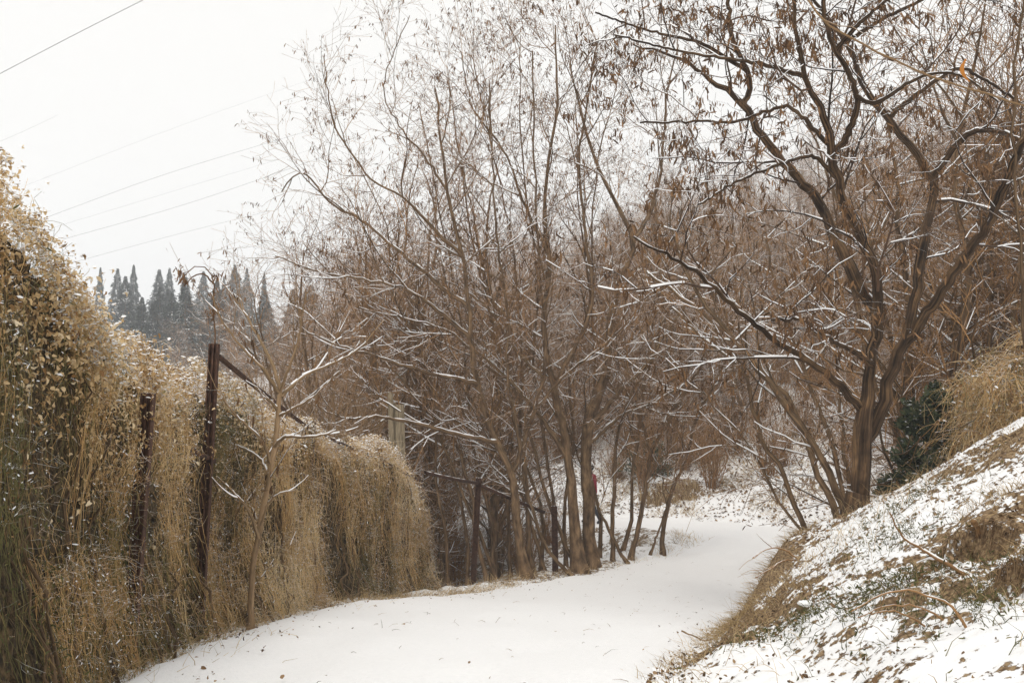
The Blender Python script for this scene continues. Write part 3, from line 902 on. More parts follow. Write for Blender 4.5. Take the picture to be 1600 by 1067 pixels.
for k, (st, lab) in enumerate(zip(C1, labs)):
    big = len(st) > 1
    TREES.append(make_tree('bare_tree', lab, 'tree', st, 60 + k, group='clump of bare trees inside the bend', sides=(12 if big else 8, 5, 4, 3, 3), npts=30, rmin=.0028,
        limb=dict(per_m=1.7, t0=.25, t1=1, ang=(25, 62), ln=(0.9, 2.2), npts=9, wig=.13, up=.05, bias=(-.2, -.1, .3), rk=.009),
        l2=dict(per_m=4.2, t0=.1, t1=1, ang=(25, 60), ln=(0.6, 1.3), npts=6, wig=.15, up=.05, rk=.008),
        l3=dict(per_m=5.6, t0=.1, t1=1, ang=(25, 60), ln=(0.35, 0.85), npts=4, wig=.15, up=.04, rmin=.0032),
        l4=dict(per_m=4.6, t0=.1, t1=1, ang=(25, 60), ln=(0.25, 0.6), npts=3, wig=.15, up=.02, rmin=.0033), pods=1600 if big else 200, podsize=(.045, .09)))


# --- more slender stems fanning out of the clump
fan = [(700, 905, 18.6, 610, 330), (730, 912, 18.9, 560, 250), (770, 905, 19.5, 650, 160), (800, 905, 19.9, 700, 120), (845, 900, 19.6, 745, 90), (868, 898, 20.2, 800, 60), (885, 896, 20.6, 960, 110), (936, 892, 20.8, 900, 140),
       (970, 888, 21.2, 1080, 260), (780, 908, 18.4, 470, 380), (855, 900, 18.9, 600, 420)]
for k, (bx_, by_, bd_, tx_, ty_) in enumerate(fan):
    r_ = np.random.default_rng(900 + k)
    pts = []
    for t in (0, .12, .25, .4, .55, .7, .85, 1):
        e_x = t ** 1.35
        pts.append((bx_ + (tx_ - bx_) * e_x + r_.normal(0, 7) * (t > 0), by_ + (ty_ - by_) * t, bd_ + r_.normal(0, .05) + t * r_.uniform(-.6, .6)))
    TREES.append(make_tree('bare_tree', ('slender bare stem leaning left out of the middle clump' if tx_ < bx_ - 60 else 'slender bare stem rising nearly straight in the middle clump' if tx_ < bx_ + 60 else 'slender bare stem leaning right out of the middle clump'), 'tree', [to_ground(S(pts, 6.5, 1.6))], 920 + k, group='slender stems of the middle clump', sides=(7, 4, 3, 3, 3), npts=22, rmin=.003,
        limb=dict(per_m=2.0, t0=.2, t1=1, ang=(25, 60), ln=(0.8, 2.0), npts=7, wig=.13, up=.05, bias=(0, -.1, .2), rk=.008),
        l2=dict(per_m=3.4, t0=.1, t1=1, ang=(25, 60), ln=(0.5, 1.2), npts=5, wig=.15, up=.05, rk=.007),
        l3=dict(per_m=4.4, t0=.1, t1=1, ang=(25, 60), ln=(0.3, 0.75), npts=3, wig=.15, up=.03, rmin=.003), pods=220, podsize=(.04, .08)))


# --- background trees: a few kinds, each copied many times
def up_tree(seed, h, lean=0.1, r=0.08, nst=3):
    rng = np.random.default_rng(seed)
    st = []
    for k in range(nst):
        a = rng.uniform(0, 6.28)
        ld = rng.uniform(.05, .35) if k else lean
        x = np.array((math.cos(a), math.sin(a), 0)) * ld
        hh = h * rng.uniform(.75, 1) if k else h
        pts = [np.array((0, 0, -0.3)) + 0.06 * rng.normal(size=3) * (k > 0) * (1, 1, 0)] + [x * hh * t ** 1.3 + np.array((0, 0, hh * t)) + rng.normal(0, .09, 3) * (1, 1, .2) for t in (.12, .3, .5, .7, .85, 1)]
        rr = r * (1 if k == 0 else .7)
        st.append((pts, [rr, rr * .9, rr * .75, rr * .6, rr * .42, rr * .28, rr * .12]))
    return st


protos = []
for k, (h, r, nst) in enumerate([(7.5, .10, 3), (8.5, .09, 2), (6.5, .07, 4), (9.0, .11, 3), (6.0, .06, 5)]):
    t = make_tree('hillside_tree', 'bare brown tree in the snowy wood on the hillside', 'tree', up_tree(200 + k, h, r=r, nst=nst), 210 + k, group='bare trees on the hillside', sides=(7, 4, 3, 3, 3), npts=16, rmin=.005, snow=True, snowmul=.5, ridge=False, loc=(0, 0, 0),
        single=False,
        limb=dict(per_m=2.6, t0=.1, t1=1, ang=(25, 70), ln=(0.9, 2.2), npts=6, wig=.15, up=.04, rk=.008),
        l2=dict(per_m=3.8, t0=.12, t1=1, ang=(25, 60), ln=(0.5, 1.2), npts=4, wig=.16, up=.04, rmin=.005),
        l3=dict(per_m=5.0, t0=.1, t1=1, ang=(25, 60), ln=(0.35, 0.85), npts=3, wig=.16, up=.03, rmin=.005),
        l4=dict(per_m=3.0, t0=.1, t1=1, ang=(25, 60), ln=(0.25, 0.6), npts=2, wig=.16, up=.03, rmin=.005))
    t['zone'] = k
    protos.append(t)


def shrub(seed, n, h, spread, label, mat):
    rng = np.random.default_rng(seed)
    st = []
    for k in range(n):
        a = rng.uniform(0, 6.28); q = rng.uniform(0, .35) * spread
        dx = np.array((math.cos(a), math.sin(a), 0))
        hh = h * rng.uniform(.55, 1)
        ld = rng.uniform(.05, .4) * spread
        st.append(([dx * q * .4 + np.array((0, 0, -.2))] + [dx * (q * .4 + ld * hh * t) + np.array((0, 0, hh * t)) + rng.normal(0, .04, 3) for t in (.25, .5, .75, 1)], [.013, .012, .010, .007, .004]))
    return make_tree('leafless_shrub', label, 'shrub', st, seed + 5, group='leafless shrubs of the undergrowth', sides=(4, 3, 3, 3, 3), npts=8, rmin=.0032, ridge=False, snow=False, loc=(0, 0, 0), bark=mat, twig=mat, single=False,
        limb=dict(per_m=3.4, t0=.1, t1=1, ang=(15, 50), ln=(0.45, 1.0), npts=4, wig=.12, up=.1),
        l2=dict(per_m=5, t0=.1, t1=1, ang=(20, 50), ln=(0.25, 0.6), npts=3, wig=.12, up=.06))


SH = [shrub(300, 26, 2.3, 1.0, 'leafless brown shrub in the undergrowth below the wood', 'twig'), shrub(320, 34, 1.6, 1.5, 'leafless brown shrub in the undergrowth below the wood', 'twig'), shrub(340, 20, 3.6, .6, 'thicket of upright straw coloured shoots behind the vine fence', 'whip')]

for k_, sh_ in enumerate(SH):
    sh_['zone'] = 5 + k_
rb = np.random.default_rng(99)


ZK = ['bare brown tree', 'slim two stemmed bare tree', 'low bare tree with four stems', 'tall bare brown tree', 'bushy bare tree with many stems', 'upright leafless brown shrub', 'spreading leafless brown shrub', 'straw coloured shoot thicket']


def zone_label(k, x, y):
    a = x / y
    side = 'left above the vine fence' if a < -.14 else 'behind the middle clump' if a < .09 else 'behind the far track' if a < .28 else 'right of the forked tree'
    dist = 'near' if y < 36 else 'halfway up' if y < 62 else 'high on'
    return ZK[k] + ' ' + {'near': 'low on', 'halfway up': 'halfway up', 'high on': 'high on'}[dist] + ' the hillside ' + side


def place(protoset, spots, smin, smax):
    used = set()
    for (x, y, which) in spots:
        p = protoset[which]
        s = rb.uniform(smin, smax)
        loc = (x, y, tz(x, y) - 0.05)
        rz = rb.uniform(0, 6.28)
        sc = (s, s, s * rb.uniform(.9, 1.1))
        if 'zone' in p:
            lab = zone_label(p['zone'], x, y)
        else:
            lab = None
        if which not in used:
            used.add(which)
            if lab:
                p['label'] = lab
            p.location = loc; p.rotation_euler = (0, 0, rz); p.scale = sc
        else:
            copy_tree(p, loc, rz, sc, lab)


def scatter(n, xr, yr, mind, test):
    out = []
    tries = 0
    while len(out) < n and tries < n * 60:
        tries += 1
        d = rb.uniform(yr[0], yr[1])
        a = rb.uniform(xr[0], xr[1])          # x as a share of distance
        x, y = a * d, d
        if all((x - u) ** 2 + (y - v) ** 2 > mind ** 2 for u, v, _ in out):
            l, i = road_coords(np.array([x]), np.array([y]))
            e = abs(l[0]) - RHW[i[0]]
            if e > 0.8 and test(x, y, e, l[0] > 0):
                out.append((x, y, 0))
    return out


def choose(sp, k):
    return [(x, y, int(rb.integers(0, k))) for x, y, _ in sp]


spots = scatter(46, (-.22, .16), (30, 52), 1.2, lambda x, y, e, r: e > 1.5)          # just beyond the bend
spots += scatter(34, (-.36, -.02), (20, 33), 1.2, lambda x, y, e, r: (not r) and x < -1.5 and x / y > -.20)  # in the gully
spots += scatter(26, (.16, .62), (27, 48), 1.6, lambda x, y, e, r: r and e > 5)
spots += scatter(28, (.34, .70), (14, 27), 1.1, lambda x, y, e, r: r and e > 3.0 and x > 7.2)
spots += scatter(46, (.06, .40), (36, 74), 1.6, lambda x, y, e, r: r and e > 6)
spots += scatter(80, (-.34, .62), (50, 100), 2.4, lambda x, y, e, r: x / y > -.20 or y > 72)
spots += scatter(50, (-.5, .62), (95, 150), 3.5, lambda x, y, e, r: x > -12)
place(protos, choose(spots, 5), .75, 1.12)
spotsm = scatter(6, (-.17, -.01), (21.5, 31), 1.3, lambda x, y, e, r: (not r) and e > 1.2)
for x, y, _ in spotsm:
    w_ = int(rb.integers(0, 5)); s_ = rb.uniform(1.0, 1.3)
    copy_tree(protos[w_], (x, y, tz(x, y) - .05), rb.uniform(0, 6), (s_, s_, s_), 'bare brown tree behind the middle clump in the gully')['group'] = 'bare trees in the gully'
place2 = scatter(9, (.40, .60), (14, 20), 1.0, lambda x, y, e, r: r and e > 1.5)
for x, y, _ in place2:
    w_ = int(rb.integers(0, 5)); s_ = rb.uniform(1.1, 1.4)
    copy_tree(protos[w_], (x, y, tz(x, y) - .05), rb.uniform(0, 6), (s_, s_, s_), 'tall bare brown tree on the near right slope behind the forked tree')['group'] = 'bare trees on the near right slope'
sp2 = scatter(34, (-.34, .12), (24, 40), .9, lambda x, y, e, r: e > 1.2 and (not r or e > 5))
sp2 += scatter(26, (.10, .34), (28, 42), 1.1, lambda x, y, e, r: r and e > 1.8)
sp2 += scatter(22, (.36, .66), (13, 26), .9, lambda x, y, e, r: r and e > 2.4 and x > 6.6)
place(SH[:2], choose(sp2, 2), .7, 1.15)
sp3 = scatter(26, (-.30, -.135), (14, 26), .8, lambda x, y, e, r: (not r) and e > 1.3)
place([SH[2]], [(x, y, 0) for x, y, _ in sp3], .75, 1.15)


# --- conifers on the far ridge
def conifer(seed, h):
    rng = np.random.default_rng(seed)
    root = thing('conifer', 'x', 'tree')
    gt = Geo()
    tubes(gt, np.array([[(0, 0, -.5), (0, 0, h * .5), (0, 0, h)]], float), np.array([[.22, .13, .02]]), 6)
    gt.build('trunk', M['bark_mid'], root)
    gc = Geo()
    n = 4200
    t = rng.random(n) ** 0.75
    zz = h * (0.08 + .92 * t)
    rad = (h * .215 * (1 - t) ** .98 + .02) * rng.uniform(.15, 1, n) ** .6
    lay = 1 + .28 * np.sin(zz * 5.5 + rng.normal(0, .5, n))
    a = rng.uniform(0, 6.28, n)
    rad = rad * lay * (1 + .25 * np.sin(a * 3 + zz))
    pos = np.stack([np.cos(a) * rad, np.sin(a) * rad, zz - rad * .35], -1)
    x = unit(np.stack([np.cos(a), np.sin(a), rng.normal(-.35, .25, n)], -1))
    y = unit(np.cross(np.array((0, 0, 1.0)), x) + rng.normal(0, .3, (n, 3)))
    s = rng.uniform(.35, .8, n) * (.28 + .8 * (1 - t))
    stamp(gc, CURL_V * (1, .8, 1), CURL_F, pos, np.stack([x, y, np.cross(x, y)], 1), s, rng.random(n))
    o = gc.build('crown', M['conifer'], root)
    o['kind'] = 'stuff'
    return root


CF = [conifer(400, 13), conifer(401, 14), conifer(402, 12)]
tops = [(157, 418, 'leftmost dark conifer on the far ridge above the vine fence'), (184, 420, 'second conifer from the left on the far ridge'), (209, 414, 'tall broad conifer, third from left on the far ridge'),
        (249, 421, 'conifer right of the broad one on the far ridge'), (265, 419, 'narrow conifer close to its left neighbour on the far ridge'), (288, 426, 'conifer partly hidden by the rusty vine tip on the ridge'),
        (318, 424, 'conifer above the top of the rusty fence post'), (350, 432, 'lowest of the conifers on the far ridge'), (367, 414, 'pointed conifer near the right end of the ridge row'),
        (386, 419, 'second last conifer at the right of the ridge row'), (413, 424, 'last conifer of the ridge row beside the bare crown')]
for k, (px, py, lab) in enumerate(tops):
    d = 146 + (k * 37 % 17)
    tp = P(px, py, d)
    gz = tz(tp[0], tp[1])
    h = max(tp[2] - gz, 6)
    q = CF[k % 3]
    s = h / (13, 14, 12)[k % 3]
    loc = (tp[0], tp[1], gz)
    w = s * (0.85 + .3 * ((k * 13) % 5 - 2) / 2)
    if k < 3:
        q.location = loc; q.scale = (w, w, s); q.rotation_euler = (0, 0, k); tag(q, lab, 'tree', 'conifers along the far ridge')
    else:
        c = copy_tree(q, loc, k * 1.7, (w, w, s), lab)
        c['group'] = 'conifers along the far ridge'
for k in range(34):
    d = rb.uniform(95, 128); a = rb.uniform(-.44, -.20)
    x, y = a * d, d
    s = rb.uniform(.45, .75)
    c = copy_tree(CF[k % 3], (x, y, tz(x, y)), rb.uniform(0, 6), (s * 1.15, s * 1.15, s), 'low conifer in the hazy wood below the ridge')
    c['group'] = 'conifers below the ridge row'

# ------------------------------------------------------------------ fence, its posts and the vines on it
FL = np.array([(-1.95, 1.2), (-2.06, 4.0), (-2.14, 4.6), (-2.3, 6.0), (-2.47, 8.1), (-2.25, 11), (-1.72, 14), (-1.5, 15.0), (-1.42, 15.5)])
FU = np.concatenate([[0], np.cumsum(np.linalg.norm(np.diff(FL, axis=0), axis=1))])
FTOP_Y = [1.2, 3.0, 4.0, 4.35, 4.65, 5.2, 6.0, 6.8, 7.25, 7.5, 8.6, 9.8, 11, 12.5, 14, 14.7, 15.2, 15.5]
FTOP_Z = [1.05, 0.95, 0.80, 0.60, 0.44, 0.32, 0.18, -0.04, -0.12, 0.12, -0.02, -0.30, -0.46, -0.66, -0.98, -1.25, -1.75, -2.5]
ULEN = FU[-1]


def fence_line(u):
    return np.stack([np.interp(u, FU, FL[:, 0]), np.interp(u, FU, FL[:, 1])], -1)


UT = np.linspace(0, ULEN, 300)
LT = fence_line(UT)
BASEZ = terrain(LT[:, 0] + .3, LT[:, 1])
TOPZ = np.interp(LT[:, 1], FTOP_Y, FTOP_Z)


def notch(u, a):
    """gaps in the curtain where the bare posts show"""
    r = 1.0
    for yp, wd_ in ((5.65, .08), (7.4, .08)):
        up_ = np.interp(yp, LT[:, 1], UT)
        r = r * (1 - a * np.exp(-((u - up_) / wd_) ** 2))
    return r


def shell(u, v, off=0.0, side=1.0):
    """point on the vine mound: u metres along the fence, v 0 at the ground to 1 at the top"""
    u = np.asarray(u, float); v = np.asarray(v, float)
    p = fence_line(u)
    t = unit(fence_line(u + .05) - fence_line(u - .05) + 1e-9)
    nrm = np.stack([t[:, 1], -t[:, 0]], -1)
    b0 = np.interp(u, UT, BASEZ); t0 = np.interp(u, UT, TOPZ)
    t0 = t0 + 0.26 * fbm(u, u * 0, .7, 5, 91)
    y_ = p[:, 1]
    bb = np.interp(y_, [3, 8, 9.6, 13, 15.5], [.10, .12, .15, .15, .12])
    bul = bb + .20 * (1 - v) ** 3 + 0.12 * fbm(u, v * 2.0, .75, 4, 93) + 0.09 * fbm(u, v * .6, .28, 3, 94) + bb * .25 * np.sin(np.clip((v - .5) / .5, 0, 1) * np.pi)
    bul = np.maximum(bul, .04) * notch(u, .4)
    bul = bul * np.sqrt(np.clip(1.02 - v ** 9, 0, 1)) + off
    z = b0 + (t0 - b0) * v
    xy = p + nrm * (bul * side)[:, None]
    return np.concatenate([xy, z[:, None]], 1), nrm


YU = lambda u: np.interp(u, UT, LT[:, 1])
fence = thing('wire_fence', 'rusty steel post and rail fence buried in vines left of the track', 'fence', (FL[2][0], FL[2][1], tz(*FL[2])))


def post(g, foot, top, w, dpt):
    foot, top = np.array(foot), np.array(top)
    z = unit(top - foot)
    x = unit(np.cross((0, 1, 0), z)); y = np.cross(z, x)
    R = np.stack([x, y, z], 1)
    L = np.linalg.norm(top - foot)
    c = (foot + top) / 2
    g.box(c, w, dpt * .18, L, R)                        # web of an H section
    g.box(c + y * 0, dpt * .18, dpt, L * .999, R)
    g.box(c + x * w * .5, dpt * .16, dpt, L * .998, R)
    g.box(c - x * w * .5, dpt * .16, dpt, L * .998, R)


POST_Y = (5.65, 7.4, 10.9, 13.3)
for yp, topz, fo_ in zip(POST_Y, (-.05, .30, -.40, -.85), (.15, .15, .03, .03)):
    xp = float(np.interp(yp, FL[:, 1], FL[:, 0])) + fo_
    g = Geo()
    post(g, (xp - .05, yp, tz(xp, yp) - .2), (xp + .05, yp, topz), .06, .055)
    g.build('post', M['rust'], fence, smooth=False)


def bar(g, a, b, r, k=6):
    a, b = np.array(a), np.array(b)
    tubes(g, np.stack([a, a * .5 + b * .5 + (0, 0, -.01), b])[None], np.full((1, 3), r), k)


for a, b in [((-20, 420, 4.0), (216, 640, 6.2)), ((216, 660, 6.2), (334, 720, 7.5)), ((340, 556, 7.42), (486, 672, 10.9)), ((486, 672, 10.9), (592, 716, 13.3)), ((592, 716, 13.3), (660, 752, 15.0))]:
    g = Geo(); bar(g, P(*a), P(*b), .022); g.build('rail', M['rust'], fence)
# sagging wires between the posts
g = Geo()
for h in (.35, .7, 1.05, 1.4, 1.75):
    u = np.linspace(0.2, ULEN - .4, 40)
    q = fence_line(u)
    z = np.interp(u, UT, BASEZ) + h + .03 * np.sin(u * 3)
    tubes(g, np.concatenate([q, z[:, None]], 1)[None], np.full((1, 40), .0025), 4)
g.build('wire', M['rust'], fence)

bays = [(1.2, 6.35, 'tall dry vine thicket with tan leaves at the left picture edge', 3), (6.35, 9.1, 'dry vine curtain around the bare rusty post behind the young tree', 5), (9.1, 15.5, 'long straw brown vine mound with snowy top ending at the gate post', 7)]
NEAR_LEAVES = []
for y0, y1, lab, seed in bays:
    rng = np.random.default_rng(seed)
    u0, u1 = np.interp([y0, y1], LT[:, 1], UT)
    fp = fence_line(np.array([(u0 + u1) / 2]))[0]
    root = thing('vine_thicket', lab, 'vines', (fp[0], fp[1], tz(fp[0], fp[1])), 'dry vines grown over the fence')
    # dense inside of the mound, both sides of the fence, painted with shaded depth
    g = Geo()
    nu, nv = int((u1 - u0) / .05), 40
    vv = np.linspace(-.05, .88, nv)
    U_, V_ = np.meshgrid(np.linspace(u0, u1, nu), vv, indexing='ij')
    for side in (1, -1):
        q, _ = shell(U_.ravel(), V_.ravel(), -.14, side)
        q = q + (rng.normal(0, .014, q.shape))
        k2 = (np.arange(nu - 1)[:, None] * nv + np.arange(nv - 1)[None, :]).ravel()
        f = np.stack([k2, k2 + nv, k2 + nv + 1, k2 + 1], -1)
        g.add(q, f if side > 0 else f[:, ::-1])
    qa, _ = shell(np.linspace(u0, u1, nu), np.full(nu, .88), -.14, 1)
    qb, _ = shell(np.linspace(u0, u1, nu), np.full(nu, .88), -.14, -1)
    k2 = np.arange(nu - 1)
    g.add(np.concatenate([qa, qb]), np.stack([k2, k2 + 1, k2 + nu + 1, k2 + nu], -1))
    g.build('shaded_inner_tangle', M['core'], root)
    # hanging stems and short curly side shoots
    g = Geo()
    area = (u1 - u0) * 2.1
    base_c = -.10 if y0 < 6 else .02 if y0 < 9 else .10

    def pick(n, lo=0.0, hi=1.0):
        u = rng.uniform(u0, u1, n); v = rng.uniform(lo, hi, n)
        gap = fbm(u, v * 1.3, .34, 3, 191) + .3 * fbm(u, u * 0, .22, 2, 193)
        k = (YU(u) > 3.7) & (rng.random(n) < np.clip(.6 + gap * 2.6, .06, 1) * notch(u, .72))
        return u[k], v[k]

    def tint(u, v):
        return np.clip(.5 + base_c + .95 * fbm(u, v * 2, .45, 3, 95) + .45 * fbm(u, v * 2, 1.6, 2, 96) + .17 * rng.normal(size=len(u)), 0, 1)

    u, v = pick(int(area * 270)); n = len(u)
    ln = rng.uniform(.10, .5, n); npt = 7
    off = rng.gamma(1.6, .03, n) - .09
    sway = rng.normal(0, .5, n); fq = rng.uniform(5, 14, n); ph = rng.uniform(0, 6.28, n); am = rng.uniform(.004, .02, n)
    pts = np.zeros((n, npt, 3)); du = np.zeros(n)
    for k in range(npt):
        t = k / (npt - 1)
        du = du + rng.normal(0, .026, n)
        q, nr = shell(u + du + sway * t * ln + am * np.sin(fq * t + ph), np.clip(v - ln * t, -.02, 1), off + rng.normal(0, .012, n))
        pts[:, k] = q
    r = rng.uniform(.0007, .0017, n) * (0.7 + .05 * YU(u))
    tubes(g, pts, r[:, None] * np.linspace(1, .6, npt), 3, tint(u, v))
    u, v = pick(int(area * 1400)); n = len(u)
    pos, nr = shell(u, v, rng.gamma(1.6, .035, n) - .07)
    d = unit(rng.normal(0, .9, (n, 3)) + np.array((0, 0, -.4))); L = rng.uniform(.03, .18, n)
    pts = np.zeros((n, 4, 3)); pts[:, 0] = pos
    for k in range(1, 4):
        d = unit(d + rng.normal(0, .45, (n, 3)) + np.array((0, 0, -.12)))
        pts[:, k] = pts[:, k - 1] + d * (L / 3)[:, None]
    r = rng.uniform(.0006, .0013, n) * (0.7 + .06 * YU(u))
    tubes(g, pts, r[:, None] * np.linspace(1, .6, 4), 3, tint(u, v))
    # wiry shoots standing out of the crest
    n = int((u1 - u0) * 130); u = rng.uniform(u0, u1, n); u = u[YU(u) > 3.7]; n = len(u)
    pos, nr = shell(u, rng.uniform(.86, 1, n), rng.normal(-.03, .03, n))
    d = unit(rng.normal(0, .8, (n, 3)) + np.array((0, 0, .45))); L = rng.uniform(.05, .22, n)
    pts = np.zeros((n, 5, 3)); pts[:, 0] = pos
    for k in range(1, 5):
        d = unit(d + rng.normal(0, .35, (n, 3)) + np.array((0, 0, -.18)))
        pts[:, k] = pts[:, k - 1] + d * (L / 4)[:, None]
    tubes(g, pts, np.full((n, 5), .0013) * np.linspace(1, .6, 5), 3, tint(u, u * 0 + .9))
    o = g.build('hanging_stems', M['strand'], root); o['kind'] = 'stuff'
    # a few old woody stems winding up the fence
    u = rng.uniform(u0, u1, int((u1 - u0) * 3)); u = u[YU(u) > 3.7]
    for uu in u:
        tt_ = np.linspace(0, 1, 14)
        q, _ = shell(uu + np.cumsum(rng.normal(0, .035, 14)), tt_ * rng.uniform(.55, .95), -.03 + rng.normal(0, .02, 14))
        gk = Geo(); tubes(gk, q[None], np.linspace(.011, .004, 14)[None] * rng.uniform(.6, 1.2), 5)
        gk.build('woody_stem', M['bark_mid'], root)
    # leaves: in drifts on the crest, few below
    g = Geo(); gs = Geo()
    n = int((u1 - u0) * (4600 if y0 < 6 else 2800 if y0 < 9 else 1700))
    u = rng.uniform(u0, u1, n); v = 1.03 - np.abs(rng.gamma(1.25, .10 if y0 < 9 else .055, n))
    km = (v > 0) & (YU(u) > 3.7) & (rng.random(n) < np.clip(.65 + 1.8 * fbm(u, v * 2, .3, 3, 197), .1, 1) * np.clip(notch(u, .8) + (v > .9), 0, 1))
    u, v = u[km], v[km]; n = len(u)
    pos, nr = shell(u, np.clip(v, 0, 1), rng.gamma(1.5, .03, n) - .05)
    pos[:, 2] += rng.normal(0, .02, n)
    nr3 = np.concatenate([nr, np.full((n, 1), .4)], 1)
    fr = frames(rng, n, nr3, .9)
    dn = unit(np.array((0, 0, -1.0)) + rng.normal(0, .8, (n, 3)))
    x = unit(dn - (dn * fr[:, 2]).sum(1, keepdims=True) * fr[:, 2])
    fr = np.stack([x, np.cross(fr[:, 2], x), fr[:, 2]], 1)
    sz = .010 + .027 * rng.beta(1.4, 2.4, n)
    sz3 = np.stack([sz, sz * rng.uniform(.6, 1.2, n), sz * rng.uniform(.5, 2.6, n)], -1)
    big = np.argsort(-sz)[:110] if y0 < 6 else np.argsort(-sz)[:60] if y0 < 9 else np.array([], int)
    NEAR_LEAVES.append((root, pos[big], fr[big], sz[big] * 1.1))
    rest = np.setdiff1d(np.arange(n), big)
    half = rng.random(len(rest)) < .4
    lt = np.clip(rng.normal(.5, .27, n) + .5 * fbm(u, v * 2, .4, 2, 199), 0, 1)
    stamp(g, LEAF_V, LEAF_F, pos[rest[half]], fr[rest[half]], sz3[rest[half]], lt[rest[half]])
    stamp(g, CURL_V, CURL_F, pos[rest[~half]], fr[rest[~half]], sz3[rest[~half]], lt[rest[~half]])
    o = g.build('dry_leaves', M['dryleaf'], root); o['kind'] = 'stuff'
    # snow lies on the crest leaves
    pk = np.where((rng.random(n) < np.clip((v - .80) * 3.2 + .05, .03, .62)))[0]
    m_ = len(pk); s_ = sz[pk] * rng.uniform(.3, .6, m_)
    stamp(gs, LUMP_V, LUMP_F, pos[pk] + fr[pk, 0] * (sz[pk] * .35)[:, None] + (0, 0, .003), frames(rng, m_, np.tile((0, 0, 1.0), (m_, 1)), .25), np.stack([s_ * rng.uniform(.8, 1.8, m_), s_, s_ * rng.uniform(.45, .8, m_)], -1))
    # small shrivelled leaves and seed tufts through the curtain
    g = Geo()
    u, v = pick(int(area * 620)); n = len(u)
    pos, nr = shell(u, v, rng.gamma(1.5, .035, n) - .05)
    stamp(g, CURL_V, CURL_F, pos, frames(rng, n), np.stack([rng.uniform(.005, .017, n), rng.uniform(.004, .013, n), rng.uniform(.005, .02, n)], -1), np.clip(tint(u, v) - .15, 0, 1))
    o = g.build('shrivelled_leaves', M['dryleaf'], root); o['kind'] = 'stuff'
    # olive leaves low down
    g = Geo()
    n = int(area * 330)
    u = rng.uniform(u0, u1, n); v = rng.beta(1.1, 2.0, n)
    gm = (fbm(u, v * 2, .7, 3, 97) > (.0 if y0 < 6 else .22)) | ((YU(u) > 14.2) & (rng.random(n) < .8))
    gm &= YU(u) > 3.7
    u, v = u[gm], v[gm]; n = len(u)
    pos, nr = shell(u, v, rng.gamma(1.5, .04, n) - .05)
    stamp(g, LEAF_V * (1, .45, 1), LEAF_F, pos, frames(rng, n), rng.uniform(.01, .035, n))
    o = g.build('olive_leaves', M['greenleaf'], root); o['kind'] = 'stuff'
    # flecks of snow caught in the curtain
    u, v = pick(int(area * 300)); n = len(u)
    pos, nr = shell(u, v, rng.gamma(1.5, .04, n) - .04)
    s_ = .0018 + .006 * rng.beta(1.1, 4, n)
    stamp(gs, LUMP_V, LUMP_F, pos, frames(rng, n), np.stack([s_ * rng.uniform(.8, 3.2, n), s_ * .8, s_ * rng.uniform(.7, 1.2, n)], -1))
    o = gs.build('snow', M['snow'], root); o['kind'] = 'stuff'

# the largest leaves one by one, sharing two meshes
gl = Geo(); gl.add(LEAF_V, LEAF_F, .75); LEAF_ME = gl.mesh('leaf', M['dryleaf'])
gl = Geo(); gl.add(CURL_V, CURL_F, .6); CURL_ME = gl.mesh('curled_leaf', M['dryleaf'])
for root, pos, fr, sz in NEAR_LEAVES:
    for k in range(len(pos)):
        o = bpy.data.objects.new('leaf', LEAF_ME if k % 3 else CURL_ME)
        COL.objects.link(o)
        o.parent = root
        m4 = Matrix.Identity(4)
        for a in range(3):
            for b in range(3):
                m4[b][a] = fr[k][a][b] * sz[k]
            m4[a][3] = pos[k][a] - root.location[a]
        o.matrix_local = m4

# rusty gate frame at the end of the fence
gate = thing('gate_frame', 'rusty gate post with top rail at the end of the vine mound', 'gate', tuple(P(738, 932, 16.8)))
g = Geo(); f = P(738, 932, 16.8); f[2] = tz(f[0], f[1]) - .2
post(g, f, P(748, 746, 16.8), .085, .085); g.build('post', M['rust'], gate, smooth=False)
g = Geo(); bar(g, P(664, 738, 15.2), P(748, 755, 16.78), .03); g.build('rail', M['rust'], gate)
g = Geo(); bar(g, P(749, 757, 16.85), P(850, 800, 18.6), .032); g.build('rail', M['rust'], gate)
pp = thing('fence_post', 'short rusty post standing inside the tree clump', 'post', tuple(P(868, 900, 19.0)))
g = Geo(); f = P(868, 900, 19.0); f[2] = tz(f[0], f[1]) - .1
post(g, f, P(866, 790, 19.0), .1, .08); g.build('upright', M['rust'], pp, smooth=False)
# weathered boards of the old gate pillar
wp = thing('wooden_pillar', 'weathered grey wooden pillar of upright boards above the vine mound', 'pillar', tuple(P(622, 760, 16.6)))
for (px, top, w, dd) in [(612, 613, 8, 0), (618, 628, 5, .05), (627, 632, 13, .02)]:
    g = Geo()
    a = P(px - 2, top, 16.5 + dd); b = P(px + 6, 800, 16.5 + dd)
    b[2] = tz(b[0], b[1]) - .1
    z = unit(a - b); x = unit(np.cross((0, 1, 0), z)); y = np.cross(z, x)
    g.box((a + b) / 2, w * 16.5 / FPX, .06, np.linalg.norm(a - b), np.stack([x, y, z], 1), jit=.004)
    g.build('board', M['weathered'], wp, smooth=False)

